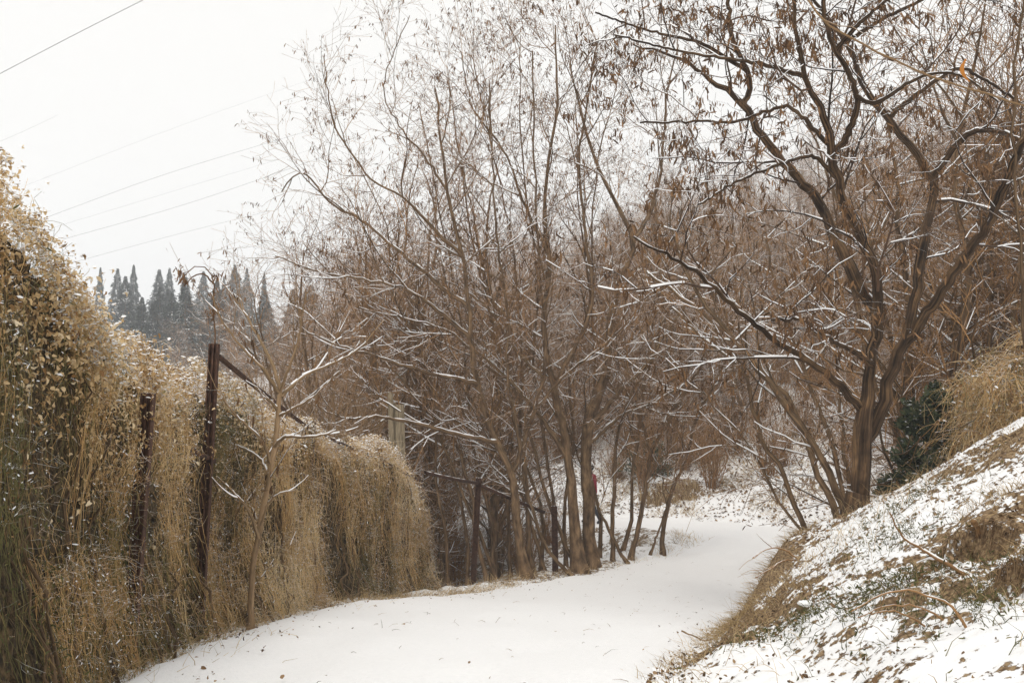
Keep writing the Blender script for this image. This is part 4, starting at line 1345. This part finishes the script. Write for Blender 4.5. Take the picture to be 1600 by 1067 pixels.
# --- young tree in front of the fence
yt = [to_ground(S([(390, 955, 8.1), (397, 880, 8.0), (410, 800, 7.95), (424, 720, 7.9), (434, 660, 7.9), (438, 612, 7.9)], [10, 9, 9, 9, 8, 7])),
      S([(438, 615, 7.9), (415, 580, 7.8), (385, 550, 7.8), (360, 520, 7.75), (340, 488, 7.7), (330, 458, 7.7)], 6, 2),
      S([(438, 612, 7.9), (428, 575, 8.0), (400, 520, 8.1), (370, 470, 8.2), (345, 440, 8.3)], 7, 1.8),
      S([(438, 612, 7.9), (450, 580, 7.8), (466, 530, 7.7), (472, 490, 7.6), (480, 455, 7.5)], 6, 2),
      S([(440, 620, 7.9), (470, 590, 8.0), (510, 572, 8.2), (560, 545, 8.4), (600, 500, 8.5)], 7, 1.8),
      S([(436, 650, 7.9), (455, 640, 7.7), (490, 620, 7.5), (530, 580, 7.4)], 5, 1.6),
      S([(427, 700, 7.9), (445, 683, 7.8), (480, 683, 7.6), (510, 678, 7.5), (525, 672, 7.45)], 6, 2),
      S([(424, 725, 7.9), (410, 690, 7.7), (385, 665, 7.5), (360, 640, 7.4), (345, 612, 7.3)], 6, 1.8),
      S([(420, 740, 7.9), (405, 715, 8.1), (380, 700, 8.3), (350, 690, 8.4), (335, 668, 8.5)], 5, 1.6),
      S([(436, 640, 7.9), (415, 620, 7.75), (400, 605, 7.65), (385, 575, 7.6)], 5, 1.8),
      S([(404, 840, 7.9), (390, 800, 7.7), (365, 770, 7.55), (340, 745, 7.5)], 6, 2),
      S([(408, 820, 7.9), (420, 785, 7.8), (440, 770, 7.7), (462, 765, 7.65)], 4, 1.5)]
make_tree('young_tree', 'young smooth tree with snow lined fan of branches before the fence', 'tree', yt, 500, bark='bark_young', twig='whip', sides=(9, 4, 3, 3, 3), npts=20, ridge=False, rmin=.0016,
    limb=dict(per_m=4.5, t0=.2, t1=.9, ang=(15, 45), ln=(0.3, 0.75), npts=7, wig=.06, up=.12, rk=.006),
    l2=dict(per_m=3.5, t0=.1, t1=1, ang=(15, 40), ln=(0.25, 0.7), npts=5, wig=.07, up=.08), pods=60, snowmul=1.6)

# --- juniper and vine-hung bush on the right
def juniper(name, label, foot, h, rad, seed, n, squash=1.0):
    rng = np.random.default_rng(seed)
    root = thing(name, label, 'shrub', tuple(foot))
    g = Geo()
    tubes(g, np.array([[foot + (0, 0, -.2), foot + (0.03, 0, h * .4), foot + (0, 0, h * .8)]]), np.array([[.05, .035, .012]]), 6)
    g.build('trunk', M['bark_mid'], root)
    g = Geo(); gs = Geo()
    nb_ = 46
    bz = rng.uniform(.04, .95, nb_); ba = rng.uniform(0, 6.28, nb_)
    br = rad * (1 - bz) ** .6 * rng.uniform(.6, 1.1, nb_) + .1
    tip = np.stack([np.cos(ba) * br, np.sin(ba) * br, bz * h + br * .25], -1)
    basep = np.stack([0 * ba, 0 * ba, np.maximum(bz * h - br * .5, .05)], -1)
    c = rng.integers(0, nb_, n); t = rng.random(n) ** .6
    pos = foot + basep[c] + (tip[c] - basep[c]) * t[:, None] + rng.normal(0, .07, (n, 3)) * rad
    x = unit(tip[c] - basep[c] + rng.normal(0, .35, (n, 3)))
    y = unit(np.cross(x, rng.normal(size=(n, 3))))
    s = rng.uniform(.05, .11, n)
    stamp(g, POD_V * (1, 1.5, 1), POD_F, pos, np.stack([x, y, np.cross(x, y)], 1), s, rng.random(n))
    o = g.build('foliage', M['juniper'], root); o['kind'] = 'stuff'
    m = n // 22
    k = rng.integers(0, n, m)
    s = rng.uniform(.012, .035, m)
    stamp(gs, LUMP_V, LUMP_F, pos[k] + (0, 0, .02), frames(rng, m, np.tile((0, 0, 1.0), (m, 1)), .4), np.stack([s * 1.5, s, s * .6], -1))
    o = gs.build('snow', M['snow'], root); o['kind'] = 'stuff'
    return root


def onto(px, py, d):
    p = P(px, py, d)
    return np.array((p[0], p[1], tz(p[0], p[1])))


jf = onto(1448, 760, 13.2)
juniper('juniper_bush', 'dark green juniper dusted with snow right of the forked tree', jf, P(1448, 590, 13.2)[2] - jf[2], .5, 601, 9500)
juniper('juniper_bush', 'small grey green bush between forked trunk and juniper', onto(1392, 770, 16.5), 1.9, .5, 602, 4200)
juniper('juniper_bush', 'low dark evergreen bush in the shade under the wood', onto(1012, 700, 33), 1.3, .9, 603, 3000)

vb_rng = np.random.default_rng(610)
for bx, by, btop, bd, bw, lab in [(1562, 720, 520, 12.5, .62, 'bush smothered in hanging tan vines left of the pale sapling'), (1610, 700, 470, 11.5, .9, 'vine hung bush cut by the right picture edge')]:
    foot = onto(bx, by, bd)
    hh = P(bx, btop, bd)[2] - foot[2]
    vb = thing('vine_bush', lab, 'shrub', tuple(foot), 'vine hung bushes above the right bank')
    n = 70
    a = vb_rng.uniform(0, 6.28, n)
    rad = vb_rng.uniform(.2, 1, n) * bw
    dx = np.stack([np.cos(a), np.sin(a), 0 * a], -1)
    hv = hh * vb_rng.uniform(.45, 1, n) * (1 - .35 * rad / bw)
    tt = np.linspace(0, 1, 9)
    pts = np.stack([foot + dx * (rad * (.15 + .85 * t))[:, None] + np.array((0, 0, 1.0)) * (hv * math.sin(min(t * 1.9, 2.4)))[:, None] for t in tt], 1) + vb_rng.normal(0, .03, (n, 9, 3))
    g = Geo(); tubes(g, pts, np.full((n, 9), .007) * np.linspace(1, .4, 9), 4)
    g.build('stems', M['twig'], vb, kind='stuff')
    h1_, r1_ = spawn(pts, np.full((n, 9), .006), vb_rng, per_m=16, t0=.25, t1=1, ang=(40, 120), ln=(.3, .9), npts=6, wig=.12, up=-.35, rmin=.0028)
    h2_, r2_ = spawn(h1_, r1_, vb_rng, per_m=5, t0=.1, t1=1, ang=(20, 70), ln=(.15, .45), npts=4, wig=.2, up=-.2, rmin=.0024)
    g = Geo(); tubes(g, h1_, r1_, 3); tubes(g, h2_, r2_, 3)
    g.build('hanging_stems', M['strand'], vb, kind='stuff')
    allq = h1_.reshape(-1, 3)
    n = 1100
    k = vb_rng.integers(0, len(allq), n)
    g = Geo(); stamp(g, CURL_V, CURL_F, allq[k], frames(vb_rng, n), vb_rng.uniform(.02, .05, n), np.clip(vb_rng.normal(.3, .25, n), 0, 1))
    g.build('dry_leaves', M['dryleaf'], vb, kind='stuff')
    n = 420
    k = vb_rng.integers(0, len(allq), n)
    sz_ = vb_rng.uniform(.006, .02, n)
    g = Geo(); stamp(g, LUMP_V, LUMP_F, allq[k], frames(vb_rng, n, np.tile((0, 0, 1.0), (n, 1)), .4), np.stack([sz_ * 1.6, sz_, sz_], -1))
    g.build('snow', M['snow'], vb, kind='stuff')

# brushwood standing all over the hillside behind
rw = np.random.default_rng(640)
n = 30000
dd = 33 + 75 * rw.random(n) ** 1.3; aa = rw.uniform(-.36, .62, n)
x, y = aa * dd, dd
l_, i_ = road_coords(x, y)
km = (np.abs(l_) - RHW[i_] > 4.5) & (fbm(x, y, 5, 3, 151) > -.35)
x, y = x[km], y[km]; n = len(x)
p0 = np.stack([x, y, terrain(x, y, False) - .1], -1)
L = rw.uniform(.7, 2.4, n)
p0[:, 2] += np.where(rw.random(n) < .45, rw.uniform(.3, 1.6, n), 0)
p1 = p0 + unit(rw.normal(0, .5, (n, 3)) * (1, 1, .3) + np.array((0, 0, 1.0))) * L[:, None]
g = Geo(); r_ = rw.uniform(.006, .011, n)
tubes(g, np.stack([p0, p1], 1), np.stack([r_, r_ * .5], 1), 3)
tag(g.build('brushwood', M['twig']), 'brown leafless brushwood covering the hillside under the trees', 'brush', kind='stuff')


# ------------------------------------------------------------------ ground cover on the banks
def gpos(x, y):
    return np.stack([x, y, terrain(x, y)], -1)


def edge_e(x, y):
    l, i = road_coords(x, y)
    return l, np.abs(l) - RHW[i]


def blades(g, pos, rng, h, lean, w, dirv=(0, 0, 0)):
    n = len(pos)
    d = unit(rng.normal(0, lean, (n, 3)) * (1, 1, .2) + np.array((0, 0, 1.0)) + np.asarray(dirv))
    L = rng.uniform(h[0], h[1], n)
    droop = unit(d * (1, 1, 0) + 1e-6) * rng.uniform(.1, .9, n)[:, None] + np.array((0, 0, -1.0)) * rng.uniform(.0, .7, n)[:, None]
    p1 = pos + d * (L * .5)[:, None]
    p2 = p1 + unit(d + droop * .8) * (L * .5)[:, None]
    pts = np.stack([pos - (0, 0, .01), p1, p2], 1)
    ww = rng.uniform(w[0], w[1], n)
    tubes(g, pts, np.stack([ww, ww * .75, ww * .25], 1), 3, rng.random(n))


rg = np.random.default_rng(700)
# grass: fringe of the right edge, nose of the bank, verge below the fence, far bank
g = Geo()


def cand(n, x0, x1, y0, y1):
    return rg.uniform(x0, x1, n), rg.uniform(y0, y1, n)


x, y = cand(60000, .3, 4.5, 3.6, 12)
l, e = edge_e(x, y)
nose_ = np.exp(-((e - .35) / .38) ** 2 - ((y - 9.0) / 1.6) ** 2)
pr = np.exp(-((e - .12) / .16) ** 2) * .4 + nose_ * 1.5 * np.clip(.45 + 2.2 * fbm(x, y, .35, 3, 109), 0, 1) + .02 + .9 * np.clip(fbm(x, y, .6, 3, 101) * 2.4 - .25, 0, 1)
km = (l > 0) & (e > -.12) & (rg.random(len(x)) < pr * .55)
big_ = nose_[km] > .25
blades(g, gpos(x[km][~big_], y[km][~big_]), rg, (.05, .16), .8, (.0011, .0024), (-.5, -.35, 0))
blades(g, gpos(x[km][big_], y[km][big_]), rg, (.05, .17), 1.0, (.0012, .0026), (-1.1, -.6, -.25))
x, y = cand(26000, -2.6, .2, 3.6, 16.5)
l, e = edge_e(x, y)
km = (l < 0) & (rg.random(len(x)) < np.exp(-((e - .12) / .17) ** 2) * .8 + .30 * np.exp(-((e + .15) / .3) ** 2) * (fbm(x, y, .5, 3, 105) > .04))
blades(g, gpos(x[km], y[km]), rg, (.05, .2), .9, (.0011, .0028), (.5, -.2, 0))
x, y = cand(20000, -1, 5, 15, 24)
l, e = edge_e(x, y)
km = (l < 0) & (rg.random(len(x)) < np.exp(-((e - .3) / .4) ** 2) * .4 * (fbm(x, y, .8, 2, 103) > .0))
blades(g, gpos(x[km], y[km]), rg, (.08, .28), .8, (.002, .004))
x, y = cand(26000, 1, 11, 24, 35)
l, e = edge_e(x, y)
km = (l > 0) & (e > .2) & (fbm(x, y, 1.2, 2, 104) > .12) & (rg.random(len(x)) < .5)
blades(g, gpos(x[km], y[km]), rg, (.12, .4), .8, (.003, .006))
x, y = cand(1500, .8, 4.6, 3.6, 11)
l, e = edge_e(x, y)
km = (l > 0) & (e > .1) & (fbm(x, y, .9, 2, 107) > .0)
blades(g, gpos(x[km], y[km]), rg, (.08, .28), .45, (.0010, .0019))
o = g.build('dry_grass', M['grass']); tag(o, 'dry straw grass along track edges and banks', 'grass', kind='stuff')

g = Geo()
for wx, wy, wr, wn in ((1.85, 5.0, .22, 420), (1.55, 5.6, .2, 260), (2.35, 6.3, .2, 240), (1.95, 4.3, .2, 260), (2.9, 7.4, .25, 260)):
    x = rg.normal(wx, wr, wn); y = rg.normal(wy, wr * 1.4, wn)
    blades(g, gpos(x, y), rg, (.04, .15), .9, (.0011, .0022))
    pos = gpos(x, y); pos[:, 2] += rg.uniform(0, .07, wn)
    stamp(g, LEAF_V * (1, .5, 1), LEAF_F, pos, frames(rg, wn), rg.uniform(.012, .035, wn))
o = g.build('low_weeds', M['greenleaf']); tag(o, 'low olive weeds poking through the snow of the right bank', 'weeds', kind='stuff')

# dead leaves and twigs
g = Geo()
nose_ = None
x, y = cand(52000, .3, 5, 3.4, 12)
l, e = edge_e(x, y)
hol = np.exp(-(((x - 2.75) / .35) ** 2 + ((y - 5.0) / .4) ** 2))
dr = fbm(x, y, .55, 4, 111)
pr = .10 + 1.6 * np.clip(dr * 2.4 + .1, 0, 1) + .4 * hol
km = (l > 0) & (e > -.05) & (rg.random(len(x)) < pr * .6)
pos = gpos(x[km], y[km]); n = len(pos)
pos[:, 2] += rg.uniform(-.004, .018, n)
sz = .007 + .032 * rg.beta(1.2, 3, n)
fr = frames(rg, n, np.tile((0, -.25, 1.0), (n, 1)), .8)
hf = rg.random(n) < .5
stamp(g, CURL_V, CURL_F, pos[hf], fr[hf], sz[hf]); stamp(g, LEAF_V, LEAF_F, pos[~hf], fr[~hf], sz[~hf])
x, y = cand(9000, -2.6, 3, 3.5, 20)
l, e = edge_e(x, y)
km = (e < .3) & (rg.random(len(x)) < np.where(l < 0, np.clip(.8 + e * 1.0, .015, 1), np.clip(.8 + e * 3.0, .015, 1)))
pos = gpos(x[km], y[km]); n = len(pos); pos[:, 2] += np.where(e[km] < -.2, .062, .03)
stamp(g, CURL_V, CURL_F, pos, frames(rg, n, np.tile((0, 0, 1.0), (n, 1)), .5), rg.uniform(.010, .028, n))
x, y = cand(5200, 1, 12, 24, 36)
l, e = edge_e(x, y)
km = (l > 0) & (e > .3)
pos = gpos(x[km], y[km]); n = len(pos); pos[:, 2] += .02
stamp(g, CURL_V, CURL_F, pos, frames(rg, n, np.tile((0, 0, 1.0), (n, 1)), .5), rg.uniform(.04, .10, n))
x, y = cand(700, -2.2, 4, 3.6, 20)
l, e = edge_e(x, y)
km = (e < -.1) & (rg.random(len(x)) < .45)
blades(g, gpos(x[km], y[km]) + (0, 0, .068), rg, (.02, .10), 4.0, (.0010, .0022), (0, 0, -.9))
o = g.build('leaf_litter', M['litter']); tag(o, 'brown dead leaves scattered over the snowy bank', 'leaves', kind='stuff')

# bare earth undercuts with hanging roots on the near bank and on the far bank
def near_surface(px, py, d):
    p = P(px, py, d)
    return np.array((p[0], p[1], tz(p[0], p[1])))


def ray_ground(px, py, d0=3.0, d1=60):
    """first place where the view towards px, py meets the terrain"""
    ds = np.linspace(d0, d1, 1200)
    pts = np.stack([P(px, py, d) for d in ds])
    below = pts[:, 2] < terrain(pts[:, 0], pts[:, 1])
    k = int(np.argmax(below)) if below.any() else len(ds) - 1
    return pts[k]


for (sx, sy, ux, uy, ln_, hg, fo), lab in zip(SCARPS[:2] + SCARPS[3:4], ['fringe of roots and dead stems hanging over the earth step in mid bank', 'dark fringe of roots over the earth hollow at the right picture edge', 'tan grass fringe hanging over the earth step on the far bank']):
    rng = np.random.default_rng(int(sx * 1000))
    n = 260
    al = rng.uniform(-1, 1, n) * ln_ * .95; ac = rng.uniform(.1, .9, n) * hg - fbm(sx + -uy * al, sy + ux * al, ln_ * .5, 3, 201) * ln_ * .5
    x0 = sx - uy * al + ux * ac; y0 = sy + ux * al + uy * ac
    top = np.stack([x0, y0, terrain(x0, y0) + .01], -1)
    out = np.array((-ux, -uy, 0.0))
    L = hg * rng.uniform(.4, 1.3, n)
    mid = top + out * (L * .35)[:, None] + rng.normal(0, hg * .1, (n, 3)) + np.array((0, 0, 1.0)) * (hg * .05)
    end = mid + out * (L * .12)[:, None] + rng.normal(0, hg * .14, (n, 3)) - np.array((0, 0, 1.0)) * (L * .7)[:, None]
    g = Geo(); k_ = hg * .011
    tubes(g, np.stack([top, mid, end], 1), np.stack([np.full(n, k_), np.full(n, k_ * .9), np.full(n, k_ * .5)], 1), 3)
    tag(g.build('root_fringe', M['litter' if hg < .3 else 'grass']), lab, 'roots', kind='stuff')


# fallen and arching branches on the bank
def stick(name, label, cat, pts, w0, w1, seed, side=3, group=None, mat='twig', snow=True):
    return make_tree(name, label, cat, [S(pts, w0, w1)], seed, group=group, bark=mat, twig=mat, sides=(7, 4, 3, 3, 3), npts=16, ridge=False, rmin=.0014, snow=snow,
        limb=dict(per_m=side, t0=.15, t1=1, ang=(20, 55), ln=(.15, .45), npts=5, wig=.15, up=.03))


def gd(px, py):
    return float(ray_ground(px, py)[1])


d = gd(1520, 900)
stick('fallen_branch', 'broken grey branch lying up across the snowy bank', 'branch', [(1522, 905, d), (1480, 880, d + .1), (1440, 858, d + .25), (1410, 838, d + .3), (1390, 800, d + .3)], 8, 2, 820)
d = gd(1510, 980)
stick('bramble_stem', 'longest arching brown bramble stem on the bank', 'bramble', [(1512, 985, d), (1490, 950, d), (1450, 930, d + .1), (1405, 922, d + .1), (1370, 932, d + .1), (1330, 955, d + .05)], 5, 2, 821, 2, 'arching bramble stems', snow=False)
d = gd(1480, 975)
stick('bramble_stem', 'middle arching bramble stem under the longest one', 'bramble', [(1482, 978, d), (1460, 958, d), (1425, 946, d), (1380, 948, d), (1340, 965, d)], 4, 2, 822, 2, 'arching bramble stems', snow=False)
d = gd(1440, 985)
stick('bramble_stem', 'shortest and lowest arching bramble stem on the bank', 'bramble', [(1445, 978, d), (1420, 962, d), (1390, 954, d), (1360, 960, d)], 3.5, 2, 823, 2, 'arching bramble stems', snow=False)
d = gd(1235, 885)
stick('fallen_branch', 'thin bare twig arching out over the track from the bank', 'branch', [(1246, 872, d), (1225, 858, d - .1), (1205, 856, d - .2), (1190, 862, d - .3), (1176, 872, d - .4)], 3, 1.5, 824, 4, snow=False)
stick('fallen_branch', 'lower thin twig drooping over the track from the bank', 'branch', [(1244, 874, d), (1222, 876, d - .1), (1205, 888, d - .2), (1180, 902, d - .3)], 3, 1.5, 825, 4, snow=False)
d = gd(1530, 830)
stick('dead_stump', 'short snapped stump sticking out of the right bank', 'stump', [(1534, 850, d), (1528, 830, d), (1520, 812, d)], 11, 8, 826, 1)
d = gd(490, 1000)
stick('fallen_branch', 'small dark twig lying on the snow before the young tree', 'branch', [(440, 1010, d), (470, 1004, d), (500, 1000, d), (520, 1004, d)], 2.5, 1.5, 827, 2, snow=False)
d = gd(1030, 1000)
stick('fallen_branch', 'bent tan twig at the lower right edge of the track', 'branch', [(1065, 985, d), (1085, 993, d), (1100, 1000, d + .05), (1112, 998, d + .1)], 3, 2, 828, 1, mat='whip', snow=False)

# clod with a snow cap
rk = np.random.default_rng(830)
cpos = ray_ground(1258, 950)
root = thing('earth_clod', 'brown earth clod capped with snow on the bank edge', 'clod', tuple(cpos))
for nm, mt, sc, dz in (('clod', 'earth', (.055, .045, .04), .0), ('snow', 'snow', (.05, .04, .015), .03)):
    g = Geo()
    th, ph = np.meshgrid(np.linspace(0, 6.2832, 15)[:-1], np.linspace(-1.4, 1.4, 8), indexing='ij')
    rr = 1 + .25 * fbm(th * 2, ph * 2, .9, 2, 5)
    q = np.stack([np.cos(th) * np.cos(ph) * rr, np.sin(th) * np.cos(ph) * rr, np.sin(ph) * rr], -1) * sc + cpos + (0, 0, dz)
    nu, nv = th.shape
    k2 = (np.arange(nu)[:, None] * nv + np.arange(nv - 1)[None, :]).ravel(); k3 = (((np.arange(nu) + 1) % nu)[:, None] * nv + np.arange(nv - 1)[None, :]).ravel()
    g.add(q, np.stack([k2, k3, k3 + 1, k2 + 1], -1))
    g.build(nm, M[mt], root)

# near stems crossing the top right corner, with one orange dried leaf
stick('climbing_vine', 'pale thin vine stem slanting across the top right corner', 'vine', [(1235, -40, 4.2), (1290, 35, 4.1), (1400, 95, 4.0), (1500, 135, 3.9), (1610, 168, 3.8)], 3.4, 3.4, 840, .6, mat='whip', snow=False)
make_tree('sapling', 'pale upright sapling at the right picture edge', 'tree', [to_ground(S([(1618, 640, 6.4), (1600, 500, 6.4), (1592, 380, 6.4), (1586, 250, 6.4), (1590, 120, 6.4), (1602, -30, 6.4)], 6, 4))], 841, bark='bark_mid', twig='twig', sides=(8, 4, 3, 3, 3), npts=24, ridge=False, snow=False, rmin=.0016,
    limb=dict(per_m=1.6, t0=.2, t1=1, ang=(30, 60), ln=(.5, 1.0), npts=7, wig=.1, up=.04), l2=dict(per_m=3, t0=.1, t1=1, ang=(30, 60), ln=(.2, .5), npts=4))
lp = P(1508, 96, 3.95)
g = Geo()
tt = np.linspace(0, 1, 9)
cen = np.stack([P(1510 - 9 * math.sin(t * 3.1) + 6 * t, 92 + 36 * t, 3.92) for t in tt])
wdt = .009 * np.sin(np.clip(tt, .06, .95) * math.pi) ** .6
L_ = cen + np.stack([-wdt, wdt * .6, 0 * wdt], -1); R_ = cen + np.stack([wdt, wdt * .6, 0 * wdt], -1)
q = np.stack([L_, cen, R_], 1).reshape(-1, 3)
k2 = np.concatenate([np.array([(i * 3 + a, i * 3 + a + 1, i * 3 + a + 4, i * 3 + a + 3) for a in (0, 1)]) for i in range(8)])
g.add(q, k2, .5)
M['orange'] = piece_mat('orange_dried_leaf', [(0, (.42, .15, .03)), (1, (.6, .26, .06))], transl=.35)
tag(g.build('dried_leaf', M['orange']), 'curled orange dried leaf hanging near the top right corner', 'leaf')

# rust-red vine tip curling above the fence
make_tree('vine_sprig', 'rusty red vine tip curling up above the rusty fence post', 'vine', [S([(330, 600, 8.2), (335, 540, 8.2), (333, 480, 8.2), (335, 445, 8.15), (325, 420, 8.1), (300, 418, 8.05), (282, 438, 8.0)], 2.6, 1.6), S([(335, 445, 8.15), (318, 428, 8.25), (300, 434, 8.3), (287, 448, 8.35)], 3, 1.5)], 850, bark='pod', twig='pod', sides=(5, 3, 3, 3, 3), npts=16, ridge=False, rmin=.0016, snow=False,
    limb=dict(per_m=9, t0=.4, t1=1, ang=(30, 80), ln=(.08, .22), npts=5, wig=.3, up=-.1), l2=dict(per_m=12, t0=.1, t1=1, ang=(30, 80), ln=(.06, .16), npts=4, wig=.3, up=-.1), pods=130, podsize=(.02, .05))

# ------------------------------------------------------------------ power lines over the valley
for k, (pts, w, lab) in enumerate([
        ([(-60, 147, 62), (110, 58, 60), (260, -18, 58)], .022, 'dark overhead cable crossing the top left corner'),
        ([(40, 352, 95), (260, 272, 100), (505, 198, 106)], .014, 'upper of the distinct overhead cables above the conifers'),
        ([(60, 385, 100), (300, 316, 105), (520, 240, 111)], .014, 'lower distinct overhead cable below the upper pair'),
        ([(100, 414, 105), (270, 368, 110), (420, 330, 116)], .012, 'lowest overhead cable just above the conifer tops'),
        ([(30, 372, 130), (300, 290, 138), (520, 224, 145)], .010, 'faint overhead cable between the two distinct ones'),
        ([(40, 290, 150), (300, 190, 158), (600, 85, 165)], .011, 'highest faint overhead cable behind the bare crown'),
        ([(-30, 234, 90), (40, 204, 92), (90, 180, 94)], .008, 'short faint overhead cable at the left picture edge')]):
    q, r = resample([P(*p) for p in pts], [w, w, w], 24)
    g = Geo(); tubes(g, q[None], r[None], 5)
    tag(g.build('power_line', M['cable']), lab, 'cable', 'overhead power lines')


# ------------------------------------------------------------------ walker in red behind the trunks
def walker():
    p = P(924, 812, 28.6)
    foot = Vector((p[0], p[1], tz(p[0], p[1]) + .035))
    root = thing('person', 'person in a dark red coat walking the far track behind the trunks', 'person', tuple(foot))
    fabric = simple_noise_mat('red_coat_cloth', [(0.3, (.16, .012, .022)), (.7, (.27, .025, .04))], 30, bump=.2)
    trouser = simple_noise_mat('dark_trouser_cloth', [(0.3, (.02, .02, .025)), (.7, (.05, .05, .06))], 30, bump=.2)
    skin = simple_noise_mat('skin', [(0.3, (.42, .25, .18)), (.7, (.5, .31, .23))], 40, bump=.05)
    hair = simple_noise_mat('dark_hair', [(0.3, (.012, .01, .01)), (.7, (.03, .024, .02))], 60, bump=.4)

    def skinned(name, verts, edges, radii, mat, sub=2, rootv=0):
        me = bpy.data.meshes.new(name)
        me.from_pydata(verts, edges, [])
        o = bpy.data.objects.new(name, me)
        COL.objects.link(o)
        o.parent = root
        m = o.modifiers.new('skin', 'SKIN')
        if not me.skin_vertices:
            bpy.context.view_layer.objects.active = o
        for i, r in enumerate(radii):
            rr = r if isinstance(r, tuple) else (r, r)
            me.skin_vertices[0].data[i].radius = rr
        me.skin_vertices[0].data[rootv].use_root = True
        s = o.modifiers.new('sub', 'SUBSURF')
        s.levels = s.render_levels = sub
        me.materials.append(mat)
        return o
    # facing left and away: mid-stride along the track
    v = [(0, 0, .92), (0, 0, 1.10), (0, .01, 1.30), (0, .0, 1.40), (-.02, 0, 1.50), (-.03, 0, 1.60), (-.03, 0, 1.67),
         (0, .17, 1.34), (-.06, .22, 1.10), (-.20, .20, .92), (-.25, .19, .86),
         (0, -.17, 1.34), (.08, -.22, 1.10), (.02, -.23, .88), (-.02, -.23, .82),
         (-.02, .09, .86), (-.16, .09, .50), (-.20, .09, .09), (-.32, .10, .04),
         (.02, -.09, .86), (.10, -.09, .48), (.28, -.09, .12), (.19, -.10, .03)]
    e = [(0, 1), (1, 2), (2, 3), (3, 4), (4, 5), (5, 6), (2, 7), (7, 8), (8, 9), (9, 10), (2, 11), (11, 12), (12, 13), (13, 14), (0, 15), (15, 16), (16, 17), (17, 18), (0, 19), (19, 20), (20, 21), (21, 22)]
    r = [.13, .12, .14, .06, .055, .095, .06, .06, .045, .033, .03, .06, .045, .033, .03, .085, .06, .042, .04, .085, .06, .042, .04]
    skinned('body', v, e, r, trouser)
    skinned('coat', [(0, 0, .78), (0, 0, .98), (0, 0, 1.2), (0, 0, 1.36), (-.01, 0, 1.43), (0, .18, 1.34), (-.06, .23, 1.10), (-.19, .21, .94), (0, -.18, 1.34), (.08, -.23, 1.10), (.03, -.24, .90)],
            [(0, 1), (1, 2), (2, 3), (3, 4), (3, 5), (5, 6), (6, 7), (3, 8), (8, 9), (9, 10)], [.20, .18, .17, .14, .085, .08, .065, .055, .08, .065, .055], fabric)
    skinned('face', [(-.05, 0, 1.50), (-.07, 0, 1.57), (-.05, 0, 1.63)], [(0, 1), (1, 2)], [.05, .078, .06], skin)
    skinned('hair', [(.0, 0, 1.50), (.0, 0, 1.60), (-.03, 0, 1.67)], [(0, 1), (1, 2)], [.06, .105, .075], hair)
    root.rotation_euler = (0, 0, math.radians(-20))


walker()

# ------------------------------------------------------------------ winter haze
g = Geo()
g.box((0, 160, 8), 900, 620, 90)
haze = g.build('haze', None, smooth=False)
haze.data.materials.clear()
hm = bpy.data.materials.new('winter_haze'); hm.use_nodes = True
ht = hm.node_tree; ht.nodes.clear()
pv = ht.nodes.new('ShaderNodeVolumePrincipled')
pv.inputs['Color'].default_value = (.90, .94, 1.0, 1)
pv.inputs['Density'].default_value = 0.0017
pv.inputs['Anisotropy'].default_value = 0.2
ho = ht.nodes.new('ShaderNodeOutputMaterial')
ht.links.new(pv.outputs[0], ho.inputs['Volume'])
haze.data.materials.append(hm)
haze['kind'] = 'stuff'
haze['label'] = 'pale winter haze filling the valley air'
tris = sum(sum(max(p.loop_total - 2, 0) for p in m.polygons) if len(m.polygons) < 1000 else int(len(m.loops) - 2 * len(m.polygons)) for m in bpy.data.meshes)
print('TRIANGLES', tris, 'OBJECTS', len(bpy.data.objects))
